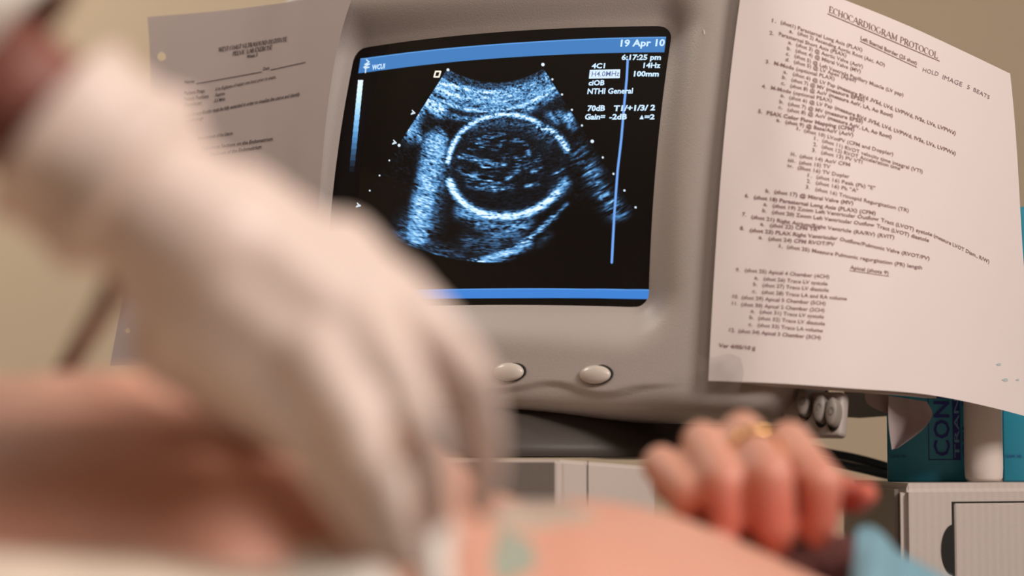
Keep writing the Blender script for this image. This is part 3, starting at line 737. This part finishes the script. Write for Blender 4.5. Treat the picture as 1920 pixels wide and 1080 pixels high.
LT = [('Week 3', (462, 109), (482, 105.5), 6.5, .02, 0, UPL), ('Name:', (346, 157), (365, 154.5), 6, .01, 0, UPL), ('Date', (493, 132), (505, 129.5), 6, .01, 0, UPL),
      ('6 to 8 glasses of water one hour prior to exam.', (404, 170), (517, 146.5), 6.5, .008, .25, UPL), ('Patient Prep:', (345, 179), (384, 173), 7, .03, 0, UPL),
      ('Supine', (403, 181), (421, 177.5), 6.5, .008, .25, UPL), ('Patient Position:', (344, 190), (391, 183), 7, .03, 0, UPL), ('3.5 MHz', (401, 192), (422, 188), 6.5, .008, .25, UPL),
      ('Transducer:', (344, 201), (378, 195.5), 7, .03, 0, UPL), ('Note: Urinary Bladder must be fully extended in order to visualize the uterus and identify', (342, 221), (562, 179), 7, .012, .2, UPL),
      ('any pathology.', (342, 231), (381, 224), 6.5, .008, .2, UPL), ('Measurements of the Uterus', (370, 263), (436, 252), 6.5, .008, .1, UPL),
      ('Transverse Sections on the Endometrium', (376, 283), (511, 263), 7, .012, .1, UPL), ('Thickness of the Endometrium', (392, 294), (490, 278), 7, .012, .1, UPL)]
paste_text(LT, 'printed_text', M['inkd'], pl, opl)
for it in (((368, 157), (491, 134.5), 1.2), ((507, 131), (573, 116.5), 1.2)): strip([it], 'ruled_line', M['inkd'], pl, opl)

# ------------------------------------------------------------------ ultrasound cart under and beside the monitor
TOPZ = P(960, 892, 1.65).z
def prism(name, foot, z0, z1, m_, parent, bev=.003):
    z1 = z1 if isinstance(z1, (list, tuple)) else [z1]*len(foot)
    bm = bmesh.new(); lo = [bm.verts.new((x, y, z0)) for x, y in foot]; hi = [bm.verts.new((x, y, z_)) for (x, y), z_ in zip(foot, z1)]; n = len(foot)
    bm.faces.new(lo[::-1]); bm.faces.new(hi)
    for i in range(n): bm.faces.new((lo[i], lo[(i+1) % n], hi[(i+1) % n], hi[i]))
    if bev: bmesh.ops.bevel(bm, geom=bm.edges[:], offset=bev, segments=3, affect='EDGES')
    return frm(bm, name, m_, parent, smooth=False)
def gxy(px, d): p = P(px, 880, d); return (p.x, p.y)
cart = empty('ultrasound_cart', (gxy(1050, 1.6)[0], 1.8, 0), 'light grey ultrasound cart body under the monitor', 'cart')
zb = P(1052, 860.5, 1.44).z
f0 = gxy(1052, 1.44); f1 = gxy(1230, 1.50); f2 = (f1[0]-.15, f1[1]+.34); f3 = (f0[0]-.50, f0[1]+.03); z1_ = P(1230, 875, 1.50).z
prism('cart_body', [f0, f1, f2, f3], .12, [zb, z1_, z1_, zb], M['cart'], cart, .0025)
# left face's shade put in as a dark grey sheet; seam on the right face
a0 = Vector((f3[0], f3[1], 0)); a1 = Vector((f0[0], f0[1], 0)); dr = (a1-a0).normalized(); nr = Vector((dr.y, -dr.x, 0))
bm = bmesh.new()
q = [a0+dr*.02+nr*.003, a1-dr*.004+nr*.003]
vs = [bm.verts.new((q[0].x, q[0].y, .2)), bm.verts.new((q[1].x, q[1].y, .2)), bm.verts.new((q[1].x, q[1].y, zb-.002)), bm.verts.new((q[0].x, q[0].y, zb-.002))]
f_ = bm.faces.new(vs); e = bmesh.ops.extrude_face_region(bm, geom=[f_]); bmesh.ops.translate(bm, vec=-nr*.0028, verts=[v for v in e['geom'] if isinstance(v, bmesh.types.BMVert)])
frm(bm, 'left_face_shade', M['cartd'], cart, False)
b0 = Vector((f0[0], f0[1], 0)); b1 = Vector((f1[0], f1[1], 0)); dr2 = (b1-b0).normalized(); nr2 = Vector((dr2.y, -dr2.x, 0))
def seam_at(px):
    r = Vector((px-960, 0, 0))/FPX
    lo, hi = 0, (b1-b0).length
    for _ in range(40):
        m_ = (lo+hi)/2; w = b0+dr2*m_
        if unproj(Vector((w.x, w.y, zb)))[0] < px: lo = m_
        else: hi = m_
    return b0+dr2*lo
s0 = seam_at(1100)
VS = [s0+nr2*.0006, s0+dr2*.0008+nr2*.0006]
mk('seam', [(VS[0].x, VS[0].y, .3), (VS[1].x, VS[1].y, .3), (VS[1].x, VS[1].y, zb-.001), (VS[0].x, VS[0].y, zb-.001)], [(0, 1, 2, 3)], M['black'], cart, False)
for cx_, cy_ in ((f0[0]-.05, f0[1]+.08), (f1[0]-.06, f1[1]+.06), (f2[0]+.06, f2[1]-.03), (f3[0]+.06, f3[1]+.08)):
    bm = bmesh.new(); bmesh.ops.create_cone(bm, cap_ends=True, segments=24, radius1=.06, radius2=.06, depth=.035, matrix=Matrix.Translation((cx_, cy_, .0601))@Matrix.Rotation(math.pi/2, 4, 'Y'))
    frm(bm, 'wheel', M['cable'], cart)
    bm = bmesh.new(); bmesh.ops.create_cone(bm, cap_ends=True, segments=16, radius1=.018, radius2=.018, depth=.03, matrix=Matrix.Translation((cx_, cy_, .125)))
    frm(bm, 'wheel_fork', M['cartd'], cart)
M['ribbed'] = mat('ribbed_enamel', lin((200, 188, 180)), .45, .08, 400, .03, 10); add_stripes(M['ribbed'])
con = empty('side_cabinet', (gxy(1800, 1.6)[0], 1.75, 0), 'light grey cabinet with a panel door at the right, holding blue boxes and a bottle', 'cabinet')
zc = P(1690, 906, 1.50).z
g0 = gxy(1690, 1.50); g1 = gxy(2150, 1.62); g2 = (g1[0]-.02, g1[1]+.42); g3 = gxy(1585, 1.80)
prism('cabinet_body', [g0, g1, g2, g3], .05, zc, M['ribbed'], con, .006)
c0 = Vector((g0[0], g0[1], 0)); c1 = Vector((g1[0], g1[1], 0)); dc = (c1-c0).normalized(); nc_ = Vector((dc.y, -dc.x, 0))
def along(px):
    lo, hi = 0, (c1-c0).length
    for _ in range(40):
        m_ = (lo+hi)/2; w = c0+dc*m_
        if unproj(Vector((w.x, w.y, zc)))[0] < px: lo = m_
        else: hi = m_
    return lo
sd = along(1786); wdt = (c1-c0).length
zd = P(1786, 944, unproj(c0+dc*sd+Vector((0, 0, zc)))[2]).z
def panel(name, s_a, s_b, z_a, z_b, off0, off1, m_, parent, bev=.001):
    bm = bmesh.new(); vs = []
    for o_ in (off0, off1):
        for (s_, z_) in ((s_a, z_a), (s_b, z_a), (s_b, z_b), (s_a, z_b)):
            w = c0+dc*s_+nc_*o_; vs.append(bm.verts.new((w.x, w.y, z_)))
    for f in ((0, 1, 2, 3), (7, 6, 5, 4), (0, 4, 5, 1), (1, 5, 6, 2), (2, 6, 7, 3), (3, 7, 4, 0)): bm.faces.new([vs[i] for i in f])
    if bev: bmesh.ops.bevel(bm, geom=bm.edges[:], offset=bev, segments=2, affect='EDGES')
    return frm(bm, name, m_, parent, False)
panel('door_gap', sd-.0012, wdt-.012, .1, zd+.0012, -.001, .0006, M['black'], con, 0)
door = panel('cabinet_door', sd, wdt-.015, .102, zd, -.001, .0022, M['ribbed'], con, .0006)
# recessed finger pull left of the door
n = 28; VH = []; cz_ = P(1786, 1032, 1.5).z
for k in range(n+1):
    a = math.pi/2+math.pi*k/n; w = c0+dc*(sd-.0008+.0105*math.cos(a))+nc_*.0009; VH.append((w.x, w.y, cz_+.0165*math.sin(a)))
mk('finger_recess', VH, [tuple(range(n+1))], M['black'], con, False)
# cabinet's left face, its shade put in as a dark grey sheet
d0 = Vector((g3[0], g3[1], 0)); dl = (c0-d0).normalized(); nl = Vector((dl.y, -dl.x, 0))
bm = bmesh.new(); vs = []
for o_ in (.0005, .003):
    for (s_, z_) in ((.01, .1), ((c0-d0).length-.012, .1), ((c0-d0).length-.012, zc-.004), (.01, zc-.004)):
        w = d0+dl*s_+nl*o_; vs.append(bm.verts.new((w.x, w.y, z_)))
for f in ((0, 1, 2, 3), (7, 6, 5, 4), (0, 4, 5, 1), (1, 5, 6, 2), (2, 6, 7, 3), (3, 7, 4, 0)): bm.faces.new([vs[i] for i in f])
frm(bm, 'side_face_shade', M['cartd'], con, False)
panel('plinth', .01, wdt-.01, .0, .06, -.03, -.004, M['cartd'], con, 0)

# teal boxes and bottle standing on the cabinet
def gel_box(px0, px1, d, hgt, label, shift):
    p0 = P(px0, 900, d); p1 = P(px1, 900, d); ga = math.radians(11); dx_ = Vector((math.cos(ga), -math.sin(ga), 0)); dy_ = Vector((math.sin(ga), math.cos(ga), 0)); w = (p1.x-p0.x)*1.035; zb_ = zc
    bm = bevel_box(w, .055, hgt, .0015, 2); c__ = p0+dx_*w/2+dy_*.0275; cx_, cy_ = c__.x, c__.y
    r = empty('gel_box', (cx_, cy_, zb_), label, 'box', None)
    bmesh.ops.rotate(bm, cent=(0, 0, 0), matrix=Matrix.Rotation(-ga, 3, 'Z'), verts=bm.verts[:]); bmesh.ops.translate(bm, vec=(cx_, cy_, zb_+hgt/2), verts=bm.verts[:])
    frm(bm, 'carton', M['blue'], r)
    yf = p0.y-.0006
    def pl_(fx, fz, o=0): q = p0+dx_*fx-dy_*(o+.0006); return Vector((q.x, q.y, zb_+fz))
    k = 1.65/4300
    def tx(s, x_base, z_start, z_end, h, m_, nm, wgt=.0, o=.0004):
        v, f = text_mesh(s, wgt); a, b = v[:, 0].min(), v[:, 0].max()
        return mk(nm, [pl_(x_base-h*q[1]/.70, z_start+(z_end-z_start)*(q[0]-a)/(b-a), o) for q in v], f, m_, r, False)
    X0 = 80*k
    def rect(nm, x0_, x1_, z0_, z1_, m_, o): return mk(nm, [pl_(x0_, z0_, o), pl_(x1_, z0_, o), pl_(x1_, z1_, o), pl_(x0_, z1_, o)], [(0, 1, 2, 3)], m_, r, False)
    tx('CONDUCTIVE', X0+36*k, 48*k, 345*k, 29*k, M['navy'], 'lettering', .012)
    for (a, b, c, d_) in ((X0-3*k, X0-1.6*k, 42*k, 350*k), (X0-3*k, X0+56*k, 41*k, 42.4*k), (X0-3*k, X0+56*k, 350*k, 351.4*k)): rect('print_border', a, b, c, d_, M['navy'], 0)
    rect('print_band', X0+42*k, X0+56*k, 41*k, 350*k, M['navy'], .0001)
    tx('TRANSMISSION', X0+54*k, 45*k, 340*k, 9*k, M['teal_light'], 'band_lettering', .012, .0008)
    tx('GEL  250 ml', X0+69*k if X0+69*k < w else w-.001, 42*k, 260*k, 9*k, M['navy'], 'side_lettering', .012)
    v, f = text_mesh('CLEAR GEL', 0); a, b = v[:, 0].min(), v[:, 0].max()
    mk('small_print', [pl_(4*k+32*k*(q[0]-a)/(b-a), 46*k+5*k*q[1]/.7, 0) for q in v], f, M['navy'], r, False)
    return r
gel_box(1664, 1808, 1.66, .20, 'teal gel carton printed in navy, left of the white bottle', 0)
gel_box(1881, 2025, 1.66, .20, 'teal gel carton right of the white bottle, cut by the frame', 0)
bt_ = empty('squeeze_bottle', (P(1845, 908, 1.63).x, P(1845, 908, 1.63).y, zc), 'white round bottle standing between the two teal cartons', 'bottle')
bc = bt_.location; VB = []; nb = 40; profb = [(.0, .0005), (.0115, .0005), (.0132, .003), (.0136, .01), (.0136, .13), (.011, .145), (.006, .15), (.006, .152)]
for r_, z_ in profb:
    for k in range(nb):
        a = 2*math.pi*k/nb; VB.append((bc.x+max(r_, .0003)*math.cos(a), bc.y+max(r_, .0003)*math.sin(a), bc.z+z_))
Fb = grid_faces(nb, len(profb), True); Fb.append(tuple(range((len(profb)-1)*nb, len(profb)*nb)))
mk('body', VB, Fb, M['bottle'], bt_)
bm = bmesh.new(); bmesh.ops.create_cone(bm, cap_ends=True, segments=28, radius1=.008, radius2=.004, depth=.03, matrix=Matrix.Translation((bc.x, bc.y, bc.z+.166))); frm(bm, 'nozzle_cap', M['bottle'], bt_)
# cables
for i, (pts, r_, nm) in enumerate((
        ([(1180, 842, 1.80), (1350, 832, 1.80), (1470, 834, 1.80), (1550, 849, 1.79), (1610, 861, 1.78), (1675, 879, 1.77), (1740, 899, 1.78), (1850, 900, 1.80)], .0036, 'upper black cable drooping behind the fist to the teal carton'),
        ([(1180, 850, 1.79), (1350, 846, 1.79), (1470, 854, 1.79), (1550, 866, 1.78), (1610, 878, 1.77), (1675, 893, 1.765), (1740, 900, 1.77), (1840, 901, 1.79)], .0033, 'lower slate cable drooping behind the fist to the teal carton'))):
    c_ = tube('cable', [P(*p) for p in pts], r_, M['cable'])
    tag(c_, nm, 'cable')

# ------------------------------------------------------------------ examination bed, sheet
BEDZ = CAMZ-.205
bed = empty('exam_bed', (0, .85, 0), 'examination bed under the patient, with padded top', 'bed')
bm = bevel_box(1.9, .72, .10, .03, 4); bmesh.ops.translate(bm, vec=(-.1, .93, BEDZ-.05), verts=bm.verts[:]); frm(bm, 'mattress', M['cartd'], bed)
bm = bevel_box(1.86, .68, .06, .01, 2); bmesh.ops.translate(bm, vec=(-.1, .93, BEDZ-.13), verts=bm.verts[:]); frm(bm, 'bed_frame', M['cart'], bed)
for lx in (-.9, .7):
    for ly in (.66, 1.20):
        bm = bevel_box(.05, .05, BEDZ-.16, .005, 2); bmesh.ops.translate(bm, vec=(lx, ly, (BEDZ-.16)/2), verts=bm.verts[:]); frm(bm, 'leg', M['cart'], bed)

# ------------------------------------------------------------------ patient: torso, forearm and fist as one skin
tk = [(-1500, 760, .80), (-700, 722, .79), (0, 706, .78), (300, 694, .775), (560, 712, .78), (740, 752, .80), (830, 830, .83), (890, 900, .86), (950, 930, .88), (1100, 936, .89), (1250, 962, .90), (1400, 1022, .92), (1560, 1095, .95), (1900, 1190, .99)]
tkx = [unproj(P(*k))[0] for k in tk]
kw = [P(*k) for k in tk]; kx = [w.x for w in kw]; ky = [w.y for w in kw]; kz = [w.z for w in kw]
def ridge(x): return float(smooth_interp(kx, ky, x)), float(smooth_interp(kx, kz, x))
NXT, NTH = 150, 72; VT = []
for i in range(NXT):
    x = kx[0]+(kx[-1]-kx[0])*i/(NXT-1); ry, rz = ridge(x)
    zb0 = BEDZ+.001; b_h = (rz-zb0)/2; cz0 = (rz+zb0)/2; aw = .145
    endf = 1
    for k in range(NTH):
        th_ = 2*math.pi*k/NTH; c_, s_ = math.cos(th_), math.sin(th_); e_ = 2/2.25
        VT.append((x, ry+aw*math.copysign(abs(c_)**e_, c_), cz0+b_h*math.copysign(abs(s_)**e_, s_)))
FT = grid_faces(NTH, NXT, True); FT.append(tuple(range(NTH))[::-1]); FT.append(tuple(range((NXT-1)*NTH, NXT*NTH)))
bm = bmesh.new(); vv_ = [bm.verts.new(v) for v in VT]; [bm.faces.new([vv_[i] for i in f]) for f in FT]
bmesh.ops.recalc_face_normals(bm, faces=bm.faces[:]); bm.verts.index_update(); FT = [tuple(v.index for v in f.verts) for f in bm.faces]; bm.free()
bm = Acc(); bm.add(VT, FT)
k95 = .95/FPX
def fc(*pts): ball_chain(bm, [(P(x, y, d), r*d/FPX) for x, y, d, r in pts])
# fingers: knuckle -> middle joint -> fingertip joint -> tip folded into the palm
fc((1240, 872, .985, 38), (1296, 925, .955, 38), (1290, 968, .965, 32), (1300, 985, .99, 28))
fc((1316, 828, .985, 40), (1360, 905, .945, 40), (1367, 975, .945, 37), (1372, 1000, .975, 32))
fc((1392, 812, .985, 42), (1446, 895, .940, 43), (1452, 985, .940, 41), (1452, 1015, .972, 35))
fc((1480, 828, .985, 40), (1540, 906, .945, 41), (1536, 975, .948, 37), (1533, 1000, .975, 32))
# thumb, from the side of the palm
fc((1510, 900, 1.03, 44), (1575, 925, 1.0, 36), (1606, 932, .985, 31), (1622, 926, .98, 25))
# palm
fc((1258, 905, 1.015, 38), (1330, 950, 1.03, 46), (1420, 1000, 1.05, 50)); fc((1330, 870, 1.015, 44), (1400, 930, 1.035, 54), (1440, 1000, 1.06, 52))
fc((1400, 855, 1.015, 46), (1450, 920, 1.035, 54), (1470, 1000, 1.07, 52)); fc((1475, 865, 1.015, 42), (1500, 920, 1.035, 50), (1490, 1000, 1.06, 50))
fc((1460, 1000, 1.06, 70), (1600, 1120, 1.14, 84), (1900, 1360, 1.26, 120))
pat = remeshed(bm, 'person', .0018, 3, M['skin'])
tag(pat, 'reclining patient with bared belly and a clenched fist wearing a ring', 'person')
co = np.empty(len(pat.data.vertices)*3); pat.data.vertices.foreach_get('co', co); co = co.reshape(-1, 3)
red = np.zeros(len(co))
for (x, y, d, r_, a_) in ((1368, 960, .945, .016, .8), (1452, 965, .94, .020, .8), (1532, 955, .948, .018, .8), (1300, 965, .965, .014, .6), (1600, 935, .985, .022, 1.0), (1410, 1000, .96, .02, .7), (1490, 1000, .96, .02, .7), (1335, 960, .96, .016, .6)):
    p = np.array(P(x, y, d)); red = np.maximum(red, a_*np.exp(-(np.linalg.norm(co-p, axis=1)/r_)**2))
at_ = pat.data.attributes.new('red', 'FLOAT', 'POINT'); at_.data.foreach_set('value', red.astype(np.float32))
# ring on the third finger from the thumb's far side
rp0, rp1 = P(1392, 812, .985), P(1446, 892, .940); rc = rp0.lerp(rp1, .45); ax_ = (rp1-rp0).normalized(); rq = ax_.to_track_quat('Z', 'Y')
bm = bmesh.new(); rad = 46.5*.965/FPX
VV = []; 
for i in range(48):
    a = 2*math.pi*i/48
    for j in range(8):
        b = 2*math.pi*j/8; rr2 = rad+.0011*math.cos(b); VV.append(rc+rq@Vector((rr2*math.cos(a), rr2*math.sin(a), .0022*math.sin(b))))
bm.free()
rg = mk('finger_ring', VV, [(i*8+j, i*8+(j+1) % 8, ((i+1) % 48)*8+(j+1) % 8, ((i+1) % 48)*8+j) for i in range(48) for j in range(8)], M['gold'])
tag(rg, 'gold ring on the middle finger of the clenched fist', 'ring')
dgp = bpy.context.evaluated_depsgraph_get()
bvh = BVHTree.FromPolygons([tuple(v) for v in co], [tuple(p.vertices) for p in pat.data.polygons])
def on_body(px, py, lift=.0012):
    o = Vector((0, 0, CAMZ)); d = (P(px, py, 1)-o).normalized(); h = bvh.ray_cast(o, d)
    if h[0] is None: return P(px, py, .88)
    return h[0]+h[1]*lift
def smear(name, cx_, cy_, rx, ry, ang, m_, label, seed):
    rs = random.Random(seed); VV = [on_body(cx_, cy_, .002)]; n = 30; FF = []
    for ring_ in range(1, 7):
        for k in range(n):
            a = 2*math.pi*k/n; q = ring_/6*(1+.12*math.sin(3*a+seed)+.08*math.sin(5*a)); x = rx*q*math.cos(a); y = ry*q*math.sin(a)
            VV.append(on_body(cx_+x*math.cos(ang)-y*math.sin(ang), cy_+x*math.sin(ang)+y*math.cos(ang), .0016 if ring_ < 6 else .0001))
    for k in range(n): FF.append((0, 1+k, 1+(k+1) % n))
    for r_ in range(5):
        for k in range(n): FF.append((1+r_*n+k, 1+(r_+1)*n+k, 1+(r_+1)*n+(k+1) % n, 1+r_*n+(k+1) % n))
    o = mk(name, VV, FF, m_); return tag(o, label, 'gel')
smear('gel_smear', 1010, 968, 95, 26, -.05, M['gel'], 'greyish clear gel smear across the belly, right of the gloved fingers', 1)
smear('gel_smear', 960, 1045, 42, 48, .2, M['tealgel'], 'pale green gel patch on the belly below the clear smear', 2)

# added dark maroon lumps standing in for shaded skin below the wrist
M['maroon'] = mat('dark_skin_shade', lin((92, 48, 44)), .9, .4, 600, .1, 30)
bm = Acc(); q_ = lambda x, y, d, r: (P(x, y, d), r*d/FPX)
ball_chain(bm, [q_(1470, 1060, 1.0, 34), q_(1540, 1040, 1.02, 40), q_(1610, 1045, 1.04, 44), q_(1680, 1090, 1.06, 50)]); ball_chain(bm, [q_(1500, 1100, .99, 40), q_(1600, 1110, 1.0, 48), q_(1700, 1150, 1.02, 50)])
remeshed(bm, 'wrist_shade', .003, 4, M['maroon'], pat)
# gown at the chest
def gown(u, v):
    return 1600+420*u+0*v, (1000-20*np.sin(np.clip(u*6, 0, 1)*3.14)+230*u)+v*(260), .985-.16*v+.05*u+.006*np.sin(u*30+v*5)
gn = patch_obj('gown', gown, 60, 40, M['gown'], pat); 
sol = gn.modifiers.new('s', 'SOLIDIFY'); sol.thickness = .003

# white sheet over the near side of the body
def sheetf(u, v):
    px = -900+1440*u
    top = 1056+6*np.sin(u*9)+26*sm(.80, 1.0, u)
    d = .655-.30*v
    z = (878-top)*.655/FPX - .045*v**1.2+.003*np.sin(v*3.1)+.0015*np.sin(u*40+v*6)*v-.03*sm(.9, 1, v)
    py = 878-z*FPX/d
    return px, py, d
sh = patch_obj('bed_sheet', sheetf, 120, 50, M['sheet']); sol = sh.modifiers.new('s', 'SOLIDIFY'); sol.thickness = .004
tag(sh, 'cream sheet covering the near side of the bed below the belly', 'sheet')
# folded bright towel tucked beside the fingers
bm = Acc(); ball_chain(bm, [(P(545, 1085, .622), .005), (P(590, 1058, .615), .0055), (P(650, 1068, .61), .0055), (P(700, 1100, .605), .006)]); ball_chain(bm, [(P(550, 1125, .61), .009), (P(690, 1140, .60), .009)])
tw = remeshed(bm, 'towel', .0022, 8, M['sleeve']); tag(tw, 'bright white towel fold tucked under the gloved fingertips', 'towel')

# ------------------------------------------------------------------ sonographer: arm, glove, sleeve
HD = .62
def gp(x, y, r, d=HD): return (P(x, y, d), r*d/FPX)
def hand_bm(shrink=0.0, glove=True):
    bm = Acc(); s = 1-shrink
    def ch(*p): ball_chain(bm, [gp(x, y, r*s, d) for x, y, r, d in p])
    # wrist and back of the hand
    ch((262, 362, 142, .640), (320, 410, 156, .635), (400, 470, 160, .632))
    ch((250, 375, 138, .650), (320, 440, 140, .645))
    for a, b in (((440, 410, 110, .640), (700, 560, 78, .628)), ((420, 450, 125, .632), (655, 620, 88, .620)), ((400, 520, 128, .630), (600, 700, 84, .616)), ((370, 560, 122, .632), (520, 740, 78, .618)), ((480, 500, 130, .64), (640, 640, 100, .635))):
        ch((300, 410, 140, .638), a, b)
    ch((640, 470, 72, .640), (770, 600, 60, .640))
    # index, middle, ring, little
    ch((730, 560, 76, .635), (805, 630, 66, .634), (872, 700, 56, .638), (902, 790, 44, .648), (914, 880, 35, .660), (900, 945, 32, .665))
    ch((670, 610, 84, .620), (735, 690, 66, .606), (784, 790, 48, .602), (806, 890, 43, .612), (812, 965, 38, .625))
    ch((600, 680, 84, .612), (655, 775, 62, .598), (694, 870, 48, .594), (730, 960, 44, .600), (765, 1040, 38, .612))
    ch((520, 720, 76, .620), (565, 800, 58, .608), (615, 880, 47, .604), (672, 965, 42, .606), (735, 1045, 36, .612))
    # thumb on the far side, closing on the probe
    ch((330, 640, 90, .66), (480, 740, 80, .68), (600, 830, 66, .69), (690, 930, 52, .69), (735, 1000, 44, .685))
    return bm
bm = hand_bm(.10)
ball_chain(bm, [gp(250, 350, 130, .64), gp(100, 240, 135, .645), gp(-60, 120, 145, .65), gp(-420, -160, 180, .66), gp(-900, -520, 210, .68)])
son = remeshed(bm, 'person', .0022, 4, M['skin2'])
tag(son, 'sonographer reaching in from the left with a gloved hand holding a probe', 'person')
bm = hand_bm(0)
gl = remeshed(bm, 'glove', .0018, 7, M['glove'], son)
# cuff: flared sleeve of the glove with a rolled rim and a fold
def tube_rings(name, secs, m_, parent, n=48, thick=.0015):
    VV = []
    for (x, y, d, r, ux, uy) in secs:      # centre px, radius px, axis (ux, uy) in the picture
        c = P(x, y, d); ax = (P(x+ux, y+uy, d)-c).normalized(); q = ax.to_track_quat('Z', 'Y')
        for k in range(n):
            a = 2*math.pi*k/n; rr3 = r*d/FPX*(1+.015*math.sin(5*a+x*.02)); VV.append(c+q@Vector((rr3*math.cos(a), rr3*math.sin(a), 0)))
    o = mk(name, VV, grid_faces(n, len(secs), True), m_, parent); s_ = o.modifiers.new('s', 'SOLIDIFY'); s_.thickness = thick; s_.offset = 0; return o
AXU = (.80, .60)
cs_ = []
for t, r in ((0, 186), (.02, 194), (.07, 194), (.12, 182), (.4, 180), (.66, 182), (.80, 192), (.88, 198), (.96, 194), (1.02, 176), (1.15, 158), (1.3, 150)):
    cs_.append((104+t*150, 240+t*112, .640, r, *AXU))
cf = tube_rings('cuff', cs_, M['glove'], gl)
sv = tube_rings('sleeve', [(38, 72, .645, 158, .75, .66), (30, 65, .645, 166, .75, .66), (-20, 20, .646, 165, .75, .66), (-200, -160, .65, 185, .75, .66), (-600, -480, .66, 230, .75, .66)], M['sleeve'], son)
# probe in the hand and its cord
pb = empty('ultrasound_probe', P(815, 1060, .64), 'ultrasound probe gripped in the gloved hand against the belly', 'probe')
bm = Acc(); ball_chain(bm, [(P(620, 820, .66), .011), (P(740, 940, .65), .012), (P(790, 1010, .638), .010)]); remeshed(bm, 'handle', .002, 4, M['probe'], pb)
bm = Acc(); ball_chain(bm, [(P(800, 1010, .632), .0042), (P(812, 1050, .628), .0048), (P(818, 1110, .625), .005)]); remeshed(bm, 'head', .0012, 3, M['probe'], pb)
tube('cord', [P(620, 820, .66), P(400, 640, .685), P(250, 500, .69), P(190, 585, .72), P(140, 665, .80), P(100, 730, .90), P(70, 800, .98), P(60, 900, 1.02)], lambda t: .0036, M['cord'], pb)
